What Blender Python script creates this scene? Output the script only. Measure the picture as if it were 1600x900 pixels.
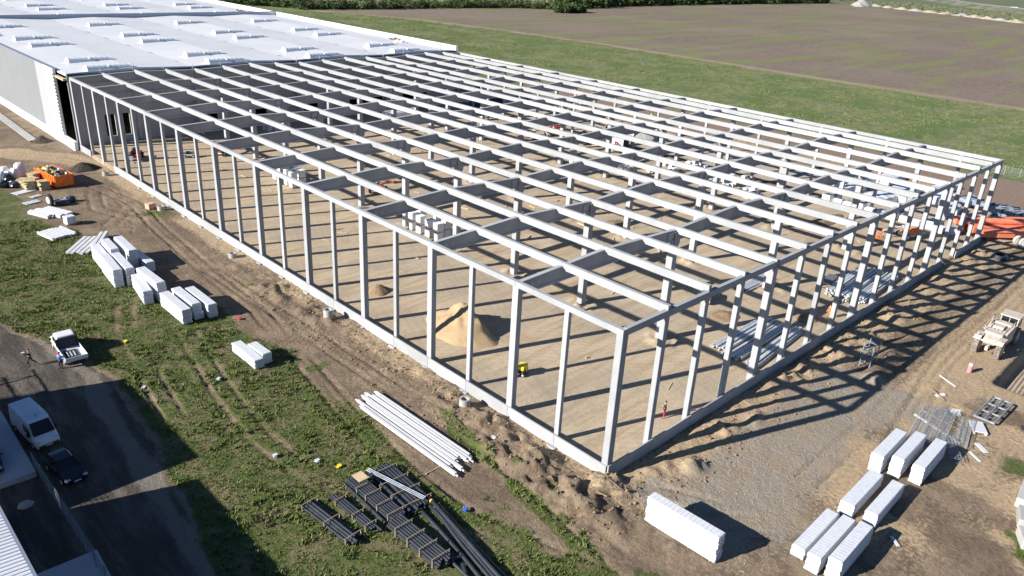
import bpy, math, random
import numpy as np
from mathutils import Vector, Matrix
random.seed(7)
rng = np.random.default_rng(11)
R = math.radians
for o in list(bpy.data.objects): bpy.data.objects.remove(o)
S = bpy.context.scene
# ------------------------------------------------------------------ camera
cam = bpy.data.cameras.new('camera'); camo = bpy.data.objects.new('camera', cam)
S.collection.objects.link(camo)
cyaw, cpit, crol = 0.78083, -0.41464, 0.05729
f = Vector((math.cos(cpit)*math.cos(cyaw), math.cos(cpit)*math.sin(cyaw), math.sin(cpit)))
r = f.cross(Vector((0,0,1))).normalized(); u = r.cross(f)
r2 = r*math.cos(crol)+u*math.sin(crol); u2 = -r*math.sin(crol)+u*math.cos(crol)
camo.matrix_world = Matrix(((r2.x,u2.x,-f.x,-44.424),(r2.y,u2.y,-f.y,-31.586),(r2.z,u2.z,-f.z,39.837),(0,0,0,1)))
cam.sensor_width = 36; cam.lens = 36*1212.54/1600; cam.clip_start = 0.5; cam.clip_end = 9000
S.camera = camo
# ------------------------------------------------------------------ light
SUN_EL, SUN_AZ = 25.8, 161.5            # azimuth of the sun, degrees counter-clockwise from +X
w = bpy.data.worlds.new('World'); S.world = w; w.use_nodes = True
nt = w.node_tree; bg = nt.nodes['Background']
sky = nt.nodes.new('ShaderNodeTexSky'); sky.sky_type = 'NISHITA'; sky.sun_disc = False
sky.sun_elevation = R(SUN_EL); sky.sun_rotation = R(90-SUN_AZ)
sky.air_density = 1.0; sky.dust_density = 0.2; sky.ozone_density = 8.0
nt.links.new(sky.outputs[0], bg.inputs[0]); bg.inputs[1].default_value = 0.05
sd = bpy.data.lights.new('sun', 'SUN'); sd.energy = 5.0; sd.angle = R(0.5); sd.color = (1.0, 0.95, 0.88)
so = bpy.data.objects.new('sun', sd); S.collection.objects.link(so)
sdir = Vector((math.cos(R(SUN_EL))*math.cos(R(SUN_AZ)), math.cos(R(SUN_EL))*math.sin(R(SUN_AZ)), math.sin(R(SUN_EL))))
so.rotation_euler = sdir.to_track_quat('Z', 'Y').to_euler(); so.location = (-60, 40, 80)
S.view_settings.view_transform = 'Standard'; S.view_settings.look = 'None'
S.view_settings.gamma = 1; S.view_settings.use_curve_mapping = False
S.view_settings.exposure = 1.12
S.render.engine = 'CYCLES'
# ------------------------------------------------------------------ helpers
class MB:
    def __init__(s): s.v=[]; s.f=[]
    def add(s, vs, fs):
        n=len(s.v); s.v+= [tuple(p) for p in vs]; s.f+= [tuple(n+i for i in q) for q in fs]; return s
    def box(s, x0,x1,y0,y1,z0,z1, rz=0, piv=None, shear=None):
        vs=[(x0,y0,z0),(x1,y0,z0),(x1,y1,z0),(x0,y1,z0),(x0,y0,z1),(x1,y0,z1),(x1,y1,z1),(x0,y1,z1)]
        if rz:
            px,py=piv if piv else ((x0+x1)/2,(y0+y1)/2); c,sn=math.cos(rz),math.sin(rz)
            vs=[(px+(x-px)*c-(y-py)*sn, py+(x-px)*sn+(y-py)*c, z) for x,y,z in vs]
        return s.add(vs,[(0,3,2,1),(4,5,6,7),(0,1,5,4),(1,2,6,5),(2,3,7,6),(3,0,4,7)])
    def bar(s, a, b, w, h=None):
        h = h or w; a=Vector(a); b=Vector(b); d=(b-a).normalized()
        up = Vector((0,0,1)) if abs(d.z)<.95 else Vector((0,1,0))
        sx=d.cross(up).normalized()*w/2; sy=sx.cross(d).normalized()*h/2
        vs=[a-sx-sy,a+sx-sy,a+sx+sy,a-sx+sy,b-sx-sy,b+sx-sy,b+sx+sy,b-sx+sy]
        return s.add(vs,[(0,3,2,1),(4,5,6,7),(0,1,5,4),(1,2,6,5),(2,3,7,6),(3,0,4,7)])
    def tube(s, pts, rad, n=8, cap=True, hollow=False):
        pts=[Vector(p) for p in pts]; rs = rad if isinstance(rad,(list,tuple)) else [rad]*len(pts)
        base=len(s.v)
        for i,p in enumerate(pts):
            d=(pts[min(i+1,len(pts)-1)]-pts[max(i-1,0)]).normalized()
            up = Vector((0,0,1)) if abs(d.z)<.95 else Vector((0,1,0))
            a=d.cross(up).normalized(); b=a.cross(d).normalized()
            for k in range(n):
                t=2*math.pi*k/n; q=p+(a*math.cos(t)+b*math.sin(t))*rs[i]; s.v.append(tuple(q))
        for i in range(len(pts)-1):
            for k in range(n):
                k2=(k+1)%n; s.f.append((base+i*n+k,base+i*n+k2,base+(i+1)*n+k2,base+(i+1)*n+k))
        if cap:
            s.f.append(tuple(base+k for k in range(n))[::-1]); s.f.append(tuple(base+(len(pts)-1)*n+k for k in range(n)))
        return s
    def prism(s, poly, axis, a, b):
        # poly of 2d points; axis 'x': (y,z), 'y': (x,z), 'z': (x,y)
        def P(p,t): return {'x':(t,p[0],p[1]),'y':(p[0],t,p[1]),'z':(p[0],p[1],t)}[axis]
        n=len(poly); vs=[P(p,a) for p in poly]+[P(p,b) for p in poly]
        return s.add(vs,[tuple(range(n))[::-1],tuple(range(n,2*n))]+[(i,(i+1)%n,n+(i+1)%n,n+i) for i in range(n)])
    def loft(s, rings, cap=True):
        base=len(s.v); n=len(rings[0])
        for rg in rings: s.v+= [tuple(p) for p in rg]
        for i in range(len(rings)-1):
            for k in range(n): s.f.append((base+i*n+k,base+i*n+(k+1)%n,base+(i+1)*n+(k+1)%n,base+(i+1)*n+k))
        if cap: s.f.append(tuple(base+k for k in range(n))[::-1]); s.f.append(tuple(base+(len(rings)-1)*n+k for k in range(n)))
        return s
    def blob(s, c, rx, ry, rz, n=10, m=6, jit=0.0, seed=None, flat=False):
        rr=random.Random(seed if seed is not None else len(s.v)); base=len(s.v); rings=[]
        for j in range(m+1):
            ph=(math.pi*j/m) if not flat else (math.pi/2*j/m)
            ring=[]
            for k in range(n):
                t=2*math.pi*k/n; g=1+jit*(rr.random()-.5)*2
                ring.append((c[0]+rx*math.sin(ph)*math.cos(t)*g, c[1]+ry*math.sin(ph)*math.sin(t)*g, c[2]+rz*math.cos(ph)*(g if 0<j<m else 1)))
            rings.append(ring)
        return s.loft(rings[::-1], cap=True)
    def mesh(s, name):
        me=bpy.data.meshes.new(name); me.from_pydata(s.v,[],s.f); me.update(); return me
    def build(s, name, mat, parent=None, loc=(0,0,0), rz=0, smooth=False, bevel=0, sub=0):
        o=bpy.data.objects.new(name, s.mesh(name)); S.collection.objects.link(o)
        if mat: o.data.materials.append(mat)
        o.location=loc; o.rotation_euler=(0,0,rz)
        if parent: o.parent=parent
        if smooth:
            o.data.polygons.foreach_set('use_smooth',[True]*len(o.data.polygons))
        if bevel:
            b=o.modifiers.new('bevel','BEVEL'); b.width=bevel; b.segments=2; b.limit_method='ANGLE'; b.angle_limit=R(35)
        if sub:
            b=o.modifiers.new('sub','SUBSURF'); b.levels=sub; b.render_levels=sub
        return o
def tag(o,label=None,cat=None,group=None,kind=None):
    if label: o['label']=label
    if cat: o['category']=cat
    if group: o['group']=group
    if kind: o['kind']=kind
    return o
def thing(name,label,cat,loc=(0,0,0),rz=0,group=None):
    o=bpy.data.objects.new(name,None); S.collection.objects.link(o)
    o.location=loc; o.rotation_euler=(0,0,rz); o.empty_display_size=.3
    return tag(o,label,cat,group)
def inst(src,parent=None,loc=None,rz=None):
    c=src.copy(); S.collection.objects.link(c); c.parent=parent
    if loc is not None: c.location=loc
    if rz is not None: c.rotation_euler=(0,0,rz)
    return c
def dup(root,loc,rz=0,label=None,group=None,scale=None):
    rr_=root.copy(); S.collection.objects.link(rr_); rr_.location=loc; rr_.rotation_euler=(0,0,rz)
    if scale: rr_.scale=scale
    if label: rr_['label']=label
    if group: rr_['group']=group
    for ch in list(root.children):
        c=ch.copy(); S.collection.objects.link(c); c.parent=rr_
        for g in ch.children:
            d=g.copy(); S.collection.objects.link(d); d.parent=c
    return rr_
# ------------------------------------------------------------------ materials
def newmat(name):
    m=bpy.data.materials.new(name); m.use_nodes=True; n=m.node_tree; return m,n,n.nodes['Principled BSDF']
def N(n,t,**kw):
    x=n.nodes.new(t)
    for k,v in kw.items():
        if k in x.inputs: x.inputs[k].default_value=v
        else: setattr(x,k,v)
    return x
def mixc(n,fac,a,b,mode='MIX'):
    x=n.nodes.new('ShaderNodeMix'); x.data_type='RGBA'; x.blend_type=mode
    for sck,val in ((0,fac),(6,a),(7,b)):
        if hasattr(val,'is_linked') or hasattr(val,'links'): n.links.new(val,x.inputs[sck])
        else: x.inputs[sck].default_value = val if sck==0 else (val[0],val[1],val[2],1)
    return x.outputs[2]
def math_(n,op,a,b=None,c=None,clamp=False):
    x=n.nodes.new('ShaderNodeMath'); x.operation=op; x.use_clamp=clamp
    for i,v in enumerate((a,b,c)):
        if v is None: continue
        if hasattr(v,'links'): n.links.new(v,x.inputs[i])
        else: x.inputs[i].default_value=v
    return x.outputs[0]
def maprange(n,v,a,b,c=0,d=1,smooth=True):
    x=n.nodes.new('ShaderNodeMapRange'); x.interpolation_type='SMOOTHSTEP' if smooth else 'LINEAR'
    n.links.new(v,x.inputs[0])
    for i,q in enumerate((a,b,c,d)): x.inputs[1+i].default_value=q
    return x.outputs[0]
def pos(n,scale=(1,1,1),rot=0):
    g=n.nodes.new('ShaderNodeNewGeometry'); m=n.nodes.new('ShaderNodeMapping'); n.links.new(g.outputs['Position'],m.inputs[0])
    m.inputs['Scale'].default_value=scale; m.inputs['Rotation'].default_value=(0,0,rot); return m.outputs[0]
def noise(n,vec,sc,det=4,rough=.55):
    x=n.nodes.new('ShaderNodeTexNoise'); x.inputs['Scale'].default_value=sc; x.inputs['Detail'].default_value=det; x.inputs['Roughness'].default_value=rough
    n.links.new(vec,x.inputs['Vector']); return x.outputs[0]
def plain(name,col,rough=.6,metal=0,var=.15,sc=1.5,bump=0,bsc=20,spec=None):
    m,n,b=newmat(name)
    p=pos(n); f_=maprange(n,noise(n,p,sc,5,.6),.3,.7)
    lo=[c*(1-var) for c in col]; hi=[min(1,c*(1+var)) for c in col]
    n.links.new(mixc(n,f_,lo,hi),b.inputs['Base Color'])
    b.inputs['Roughness'].default_value=rough; b.inputs['Metallic'].default_value=metal
    if spec is not None: b.inputs['Specular IOR Level'].default_value=spec
    if bump:
        bp=n.nodes.new('ShaderNodeBump'); bp.inputs['Strength'].default_value=bump; bp.inputs['Distance'].default_value=.05
        n.links.new(noise(n,p,bsc,5),bp.inputs['Height']); n.links.new(bp.outputs[0],b.inputs['Normal'])
    return m
M={}
def concrete(name,col,dark=.75,streak=.12):
    m,n,b=newmat(name)
    p=pos(n); big=maprange(n,noise(n,p,.35,5,.6),.3,.7); fine=maprange(n,noise(n,p,5,4,.7),.3,.75)
    st=maprange(n,noise(n,pos(n,(3,3,.25)),1.2,4,.6),.45,.75)
    c=mixc(n,big,[x*.88 for x in col],[x*1.04 for x in col])
    c=mixc(n,math_(n,'MULTIPLY',fine,.25),c,[x*dark for x in col])
    c=mixc(n,math_(n,'MULTIPLY',st,streak),c,[x*.5 for x in col])
    oi=n.nodes.new('ShaderNodeObjectInfo'); hv=n.nodes.new('ShaderNodeHueSaturation'); n.links.new(c,hv.inputs['Color']); n.links.new(maprange(n,oi.outputs['Random'],0,1,.86,1.08,False),hv.inputs['Value']); c=hv.outputs[0]
    n.links.new(c,b.inputs['Base Color']); b.inputs['Roughness'].default_value=.85; b.inputs['Specular IOR Level'].default_value=.25
    bp=n.nodes.new('ShaderNodeBump'); bp.inputs['Strength'].default_value=.25; bp.inputs['Distance'].default_value=.02
    n.links.new(noise(n,p,9,5),bp.inputs['Height']); n.links.new(bp.outputs[0],b.inputs['Normal'])
    return m
M['conc']=concrete('precast_concrete',(.35,.36,.37))
M['concold']=concrete('concrete_wall_rough',(.38,.385,.39),streak=.4)
M['ring']=concrete('manhole_concrete',(.42,.41,.39))
M['foil']=plain('white_wrap',(.56,.58,.61),.35,var=.04,sc=3,bump=.3,bsc=6)
M['foil'],_n,_b=None,None,None
def foilmat():
    m,n,b=newmat('white_wrap'); tc=n.nodes.new('ShaderNodeTexCoord'); wv=n.nodes.new('ShaderNodeTexWave'); wv.bands_direction='Y'; wv.inputs['Scale'].default_value=.9; wv.inputs['Distortion'].default_value=.6; n.links.new(tc.outputs['Object'],wv.inputs['Vector'])
    k_=maprange(n,wv.outputs['Fac'],.75,.98); p=pos(n); f_=maprange(n,noise(n,p,2.5,5,.6),.3,.7)
    n.links.new(mixc(n,math_(n,'MULTIPLY',k_,.35),mixc(n,f_,(.52,.54,.57),(.60,.62,.65)),(.40,.43,.47)),b.inputs['Base Color']); b.inputs['Roughness'].default_value=.38
    bp=n.nodes.new('ShaderNodeBump'); bp.inputs['Strength'].default_value=.5; bp.inputs['Distance'].default_value=.03; n.links.new(math_(n,'ADD',k_,math_(n,'MULTIPLY',noise(n,p,6,4),1.2)),bp.inputs['Height']); n.links.new(bp.outputs[0],b.inputs['Normal']); return m
M['foil']=foilmat()
M['print']=plain('print_ink',(.35,.38,.42),.6)
M['whitesteel']=plain('white_coated_steel',(.54,.55,.56),.45,var=.04)
def roofmat():
    m,n,b=newmat('roof_membrane'); g=n.nodes.new('ShaderNodeNewGeometry'); sx=n.nodes.new('ShaderNodeSeparateXYZ'); n.links.new(g.outputs['Position'],sx.inputs[0])
    fr=math_(n,'FRACT',math_(n,'DIVIDE',sx.outputs[1],1.6)); ln=math_(n,'LESS_THAN',fr,.05); p=pos(n)
    c=mixc(n,maprange(n,noise(n,p,.07,5,.65),.35,.65),(.53,.54,.55),(.60,.60,.605)); c=mixc(n,math_(n,'MULTIPLY',ln,.35),c,(.40,.42,.45))
    c=mixc(n,math_(n,'MULTIPLY',maprange(n,noise(n,pos(n,(1,.15,1)),.35,5,.7),.58,.75),.4),c,(.42,.42,.40)); n.links.new(c,b.inputs['Base Color']); b.inputs['Roughness'].default_value=.5; return m
M['roof']=roofmat()
M['parapet']=plain('parapet_white',(.78,.79,.80),.5,var=.03)
M['dome']=plain('skylight_polycarbonate',(.62,.65,.68),.25,var=.03)
M['steel']=plain('galvanised_steel',(.50,.53,.56),.45,.15,var=.25,sc=4)
M['wallgrey']=plain('panel_grey',(.19,.20,.21),.5,var=.04,sc=.2)
M['walllight']=plain('panel_light_grey',(.33,.335,.35),.45,var=.02)
M['wallwhite']=plain('panel_white',(.80,.81,.82),.45,var=.02)
M['black']=plain('black_plastic_pipe',(.026,.031,.040),.35,var=.2)
M['rubber']=plain('rubber',(.02,.02,.02),.8)
M['glass']=plain('dark_glass',(.01,.012,.015),.08,var=.0)
M['carwhite']=plain('white_paint',(.62,.63,.64),.3,var=.02)
M['carblack']=plain('black_paint',(.010,.011,.016),.15,var=.0)
M['silver']=plain('silver_paint',(.55,.57,.6),.3,.3,var=.02)
M['orange']=plain('orange_paint',(.75,.17,.02),.5,var=.2,sc=2)
M['orangered']=plain('orange_red_paint',(.66,.20,.11),.5,var=.15,sc=1)
M['red']=plain('red_paint',(.60,.03,.04),.45,var=.2)
M['yellow']=plain('yellow_paint',(.75,.55,.03),.5,var=.1)
M['hiviz']=plain('hi_viz_yellow',(.65,.75,.03),.7)
M['wood']=plain('timber',(.27,.21,.145),.8,var=.25,sc=5)
M['ply']=plain('plywood',(.50,.38,.23),.7,var=.15)
M['block']=plain('aerated_block',(.64,.64,.635),.9,var=.08,sc=1,bump=.2)
M['soil']=plain('dark_soil',(.045,.033,.026),.95,var=.5,sc=3,bump=1,bsc=4)
M['soilbr']=plain('excavated_soil',(.21,.145,.085),.95,var=.3,sc=2,bump=1,bsc=3)
M['soilpale']=plain('pale_soil',(.33,.28,.20),.95,var=.3,sc=.3,bump=1,bsc=1)
M['sand']=plain('yellow_sand',(.33,.235,.135),.95,var=.10,sc=.8,bump=.5,bsc=4)
M['gravelheap']=plain('gravel',(.30,.29,.27),.95,var=.3,sc=4,bump=1,bsc=6)
M['bagwhite']=plain('big_bag_fabric',(.70,.71,.73),.7,var=.08)
M['darkbale']=plain('dark_foil',(.035,.045,.06),.3,var=.5,sc=5,bump=.6,bsc=6)
M['straw']=plain('yellowed_packaging',(.42,.34,.20),.7,var=.3,sc=3,bump=.6)
M['blue']=plain('blue_cloth',(.03,.13,.50),.7)
M['navy']=plain('dark_cloth',(.02,.025,.04),.8)
M['greyblue']=plain('blue_grey_steel',(.22,.26,.31),.5,.1,var=.3,sc=2)
M['skin']=plain('skin',(.50,.30,.21),.6,var=.05)
M['hair']=plain('hair',(.03,.02,.015),.7)
M['dusty']=plain('dusty_machine_paint',(.44,.395,.335),.8,var=.2,sc=2.5,bump=.3)
M['dustydark']=plain('dusty_rubber',(.20,.17,.145),.9,var=.3,sc=3,bump=.6)
M['cage']=plain('cage_steel',(.26,.28,.31),.5,.2,var=.3,sc=3)
M['brick']=plain('pink_pallet_goods',(.50,.30,.22),.8)
M['pink']=plain('pink_drum',(.55,.22,.25),.6)
M['shelf']=plain('dark_corrugated_sheet',(.08,.09,.11),.5)
M['headlight']=plain('headlight_glass',(.45,.5,.55),.1)
M['slab']=concrete('yard_slab',(.48,.50,.52))
M['boulder']=plain('boulder_stone',(.40,.38,.36),.85,var=.2)
M['meshgrey']=plain('fence_wire',(.30,.32,.33),.5,.4)
M['trimblue']=plain('edge_flashing',(.28,.33,.40),.35,.4,var=.05)
def corr(name,col,period,axis,amp=.6):
    m,n,b=newmat(name)
    g=n.nodes.new('ShaderNodeNewGeometry'); sx=n.nodes.new('ShaderNodeSeparateXYZ'); n.links.new(g.outputs['Position'],sx.inputs[0])
    fr=math_(n,'FRACT',math_(n,'DIVIDE',sx.outputs[axis],period))
    h=maprange(n,math_(n,'ABSOLUTE',math_(n,'SUBTRACT',fr,.5)),.08,.2)
    bp=n.nodes.new('ShaderNodeBump'); bp.inputs['Strength'].default_value=amp; bp.inputs['Distance'].default_value=.04
    n.links.new(h,bp.inputs['Height']); n.links.new(bp.outputs[0],b.inputs['Normal'])
    f_=maprange(n,noise(n,pos(n),.4,5),.3,.7); n.links.new(mixc(n,f_,[c*.93 for c in col],col),b.inputs['Base Color'])
    b.inputs['Roughness'].default_value=.4; return m
# ------------------------------------------------------------------ noise in numpy
def vnoise(x,y,seed=0):
    xi=np.floor(x).astype(np.int64); yi=np.floor(y).astype(np.int64); fx=x-xi; fy=y-yi
    def h(a,b):
        n=(a*374761393+b*668265263+seed*1442695041)&0xffffffff; n=((n^(n>>13))*1274126177)&0xffffffff; n^=n>>16
        return (n&0xffff)/65535.0
    fx=fx*fx*(3-2*fx); fy=fy*fy*(3-2*fy)
    return (h(xi,yi)*(1-fx)+h(xi+1,yi)*fx)*(1-fy)+(h(xi,yi+1)*(1-fx)+h(xi+1,yi+1)*fx)*fy
def fbm(x,y,sc,o=4,seed=0):
    x=np.asarray(x,float)/sc; y=np.asarray(y,float)/sc; a=.5; t=0; s_=0
    for i in range(o): t=t+a*vnoise(x*2**i+13.7*i,y*2**i+7.1*i,seed+i); s_+=a; a*=.5
    return t/s_
def ss(v,a,b): t=np.clip((v-a)/(b-a),0,1); return t*t*(3-2*t)
def segd(x,y,pts):
    """signed lateral distance and distance to a polyline"""
    best=np.full(np.shape(x),1e9); side=np.zeros(np.shape(x))
    for (ax,ay),(bx,by) in zip(pts[:-1],pts[1:]):
        dx,dy=bx-ax,by-ay; L2=dx*dx+dy*dy; t=np.clip(((x-ax)*dx+(y-ay)*dy)/L2,0,1)
        tr=((x-ax)*dx+(y-ay)*dy)/L2; qx,qy=ax+t*dx,ay+t*dy; d=np.hypot(x-qx,y-qy)
        if len(pts)>3:
            d=np.where(((tr<-.02)&((ax,ay)==pts[0]))|((tr>1.02)&((bx,by)==pts[-1])),d+4,d)
        sg=((x-ax)*dy-(y-ay)*dx)/math.sqrt(L2)
        m=d<best; best=np.where(m,d,best); side=np.where(m,np.sign(sg)*d,side)
    return best,side
# ------------------------------------------------------------------ the ground: height and zones
TR=[[(-9.5,-8),(-11.5,-2),(-13.0,4),(-12.9,12),(-12,20),(-10,32),(-8,45),(-7.5,60),(-6,80),(-4.6,92),(-6.5,104),(-14,118),(-30,135)],
    [(-7.5,-7),(-6.2,2),(-5.6,10),(-6.2,24),(-6.4,40),(-7,60)],
    [(-9,78),(-7,84),(-10,92),(-8,100),(-4,108)],[(-12,76),(-11,84),(-6,90),(-5,100)],
    [(-30,142),(-12,134),(-5,124),(-2,116)],
    [(3,-9),(1,-5),(-3,-3),(-8,0)],[(4,-12),(0,-8.5),(-4,-6),(-8,-5)],
    [(-16.6,44.9),(-18.6,32.9),(-19.8,22.9),(-19.2,14)],[(-17,60),(-21,50),(-23,38),(-24,30)],
    [(12,-12),(26,-12),(40,-11.5),(60,-10.5),(95,-9)],[(10,-17),(26,-14.5),(44,-12),(80,-12)]]
STACKFREE=[]
def zones(x,y):
    n1=fbm(x,y,6,5,3)-.5; n2=fbm(x,y,22,4,9)-.5; n3=fbm(x,y,1.8,4,21)-.5
    # grass on the verge left of the frame
    yy=[-60,-20,-9,-3,5.7,19.8,32.8,50.9,56,70,84,87]; gx=[-8.5,-8.8,-9.3,-10,-12.6,-11.4,-10.5,-11.5,-14,-15,-15.5,-17]
    rb=np.interp(y,yy,gx)+n1*3.2+n3*1.2
    ly=[-60,9.8,27.4,40,48.8,58,66,200]; lx=[-30.2,-29.8,-26.8,-25.6,-27.4,-30.9,-36,-80]
    lb=np.interp(y,ly,lx)+n1*2.2+n3*1.0
    top=np.interp(x,[-60,-24,-18,-16,-13,0],[150,122,109,96,86.5,86])+n1*7
    g=ss(rb-x,-.5,.8)*ss(x-lb,-.5,.8)*ss(top-y,-1,1.5)
    g=np.clip(g,0,1)
    # bare tracks through the verge
    bare=np.zeros_like(x)
    for t_ in (TR[7],TR[8]):
        d,sg=segd(x,y,t_); bare=np.maximum(bare,(1-ss(np.abs(np.abs(sg)-.85),.15,.6))*(d<2)*ss(y,14,20)*ss(62-y,0,8)*ss(fbm(x,y,4,3,44),.3,.55))
    patch=ss(fbm(x,y,7,5,40),.56,.68)*ss(-x,14,20)*.0+ss(fbm(x,y,9,5,55),.50,.66)*ss(x,-26,-18)*ss(34-y,0,8)*.9
    g=g*(1-.6*bare)*(1-.55*np.clip(patch,0,1))
    # green strip between the haul track and the spoil
    d,sg=segd(x,y,[(-5.0,16),(-6.9,7),(-7.5,2.9),(-7.9,-.3),(-8.7,-4.3),(-9.4,-8),(-10,-14)])
    g=np.maximum(g,(1-ss(d+n1*2.2+n3*.8,.35,1.0))*.95)
    d,_=segd(x,y,[(-9.5,-8),(-11.5,-2),(-13,4),(-12.6,12)])
    # a few weeds in the lower right and beside the haul track
    g=np.maximum(g,ss(fbm(x,y,3.2,5,77),.60,.72)*ss(-20.5-y,0,4)*(x>6))
    g=np.maximum(g,ss(fbm(x,y,2.5,5,78),.66,.74)*.7*(x<-5)*(x>-16)*(y<60))
    d,_=segd(x,y,[(-5.5,86),(-4,84)]); g=np.maximum(g,(1-ss(d+n1*3,.5,2.5))*.6)
    # pale yellow sand: strip along the frame, sand tracks
    sa=np.zeros_like(x)
    sa=np.maximum(sa,ss(x,-4.6,-2.6+.0*x)*ss(1.0-x,0,1)*ss(y,-3,-1)*ss(-x,.8,1.2)*ss(124-y,0,5)*(.65+n1*1.6))
    sa=np.maximum(sa,(1-ss(np.abs(y+3.4)+n1*2.5,1.4,3.4))*ss(x,-5,0)*(1-ss(x,96,105))*.85)
    sa=np.maximum(sa,ss(fbm(x,y,9,4,66),.28,.52)*ss(-y,8,13)*ss(x,4,16)*.9)
    d,_=segd(x,y,TR[4]); sa=np.maximum(sa,(1-ss(d+n1*4,2,4.5))*.8)
    sa=np.maximum(sa,(ss(x,30,55)*ss(-y,5,9)*.55))
    # grey gravel
    d,_=segd(x,y,[(-1.5,-9),(6,-9.5),(14,-8.8),(24,-9),(34,-9)]); gr=(1-ss(d+n1*6+n3*2,2.2,6.6))
    gr=np.maximum(gr,(1-ss(np.hypot(x+34,y-55)+n1*14,9,16))*.6*(x<-27)*0)
    inside=ss(x,-1.0,-.8)*ss(y,-.7,-.5)*ss(93.2-x,0,.5)*ss(130.5-y,0,.5)
    # brownish asphalt millings of the access road
    rd=ss(lb-.2-x,-.3,.9)*ss(66-y,0,3)
    dd1,_=segd(x,y,[(-27.2,42),(-28.0,36),(-28.6,26),(-29.6,14),(-30,6)]); dd2,_=segd(x,y,[(-27.8,20),(-28.9,8),(-29,2)]); dd3,_=segd(x,y,[(-28.2,52),(-27.4,44),(-27.2,38)])
    dust=np.maximum.reduce([1-ss(dd1+n1*1.5,.3,1.5),1-ss(dd2+n1*1.2,.1,.9),1-ss(dd3+n1*1.2,.2,1.3)])
    far=ss(x,97,99)*ss(y,-40,-30)
    meadow=ss(x,143.6+n1*3,145)*ss(3000-x,0,10)
    bd=np.interp(y,[-200,35,123,201,266,330,380,2500],[262,252,249,250,243,232,205,-40])
    bd2=bd+n1*3
    plough=ss(x-bd2,-1,1.5)
    dry=(1-ss(np.abs(x-bd2-1.0)+n1*4,1.5,4.5))
    brownstrip=ss(x,117,119)*ss(145-x,0,2)
    pale=ss(x,96.5,98)*ss(117-x,0,2)*ss(y,-16,-4)
    wide=(y>128)*ss(143-x,0,1)*0
    meadow=np.maximum(meadow*(1-plough),ss(y,140,150)*ss(x,97,99)*(1-plough))
    g=np.maximum(g*(1-inside)*(x<100),meadow*.999)
    return dict(grass=np.clip(g,0,1),sand=np.clip(sa,0,1)*(1-inside),gravel=np.clip(gr,0,1)*(1-inside),
                floor=inside,dust=np.clip(dust,0,1),road=np.clip(rd,0,1),plough=plough,dry=np.clip(dry,0,1),strip=brownstrip*(y<140),pale=pale*(y<150))
MOUNDS=[(-1.9,-1.3,.9,1.2),( -2.6,2.4,1.1,.9),(-4.2,4.2,1.3,.8),(-3.2,8.3,1.0,.7),(-2.4,11.3,1.1,.8),(-2.2,18.5,1.1,.7),(-2.4,23,1.2,.7),(-2.2,31,1.1,.7),(-2.5,35.5,1.2,.6),(-5.4,52.8,1.5,.8),
        (-6.0,50.6,1.2,.6),(2.6,-2.2,1.2,.7),(5.9,-4.3,1.3,.9),(4.4,-2.9,.8,.5),(10,-3.1,1.5,1.0),(12.3,-2.8,1.1,.7),(17.5,-3.1,1.3,.8),(21.5,-3.6,1.4,.9),(24,-2.6,1.0,.6),(27.5,-3.2,1.4,.9),
        (30.5,-2.2,1.1,.7),(36.0,-3.3,1.5,1.0),(39.5,-3.7,1.6,1.0),(42.5,-2.9,1.3,.8),(45.5,-4.3,1.5,.7),(52,-3,1.3,.8),(57,-3.4,1.8,1.0),(63,-2.8,1.3,.7),(-8.6,-9.4,1.6,.9),(-5.0,-5.0,.8,.35),(72,-4,2,.7),(80,-5,2,.8)]
_mr=random.Random(5)
MOUNDS=[(a+_mr.uniform(-.7,.7),b_+_mr.uniform(-.7,.5),c_*_mr.uniform(.6,1.5),d_*_mr.uniform(.5,1.25)) for a,b_,c_,d_ in MOUNDS if _mr.random()<.85]
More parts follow.
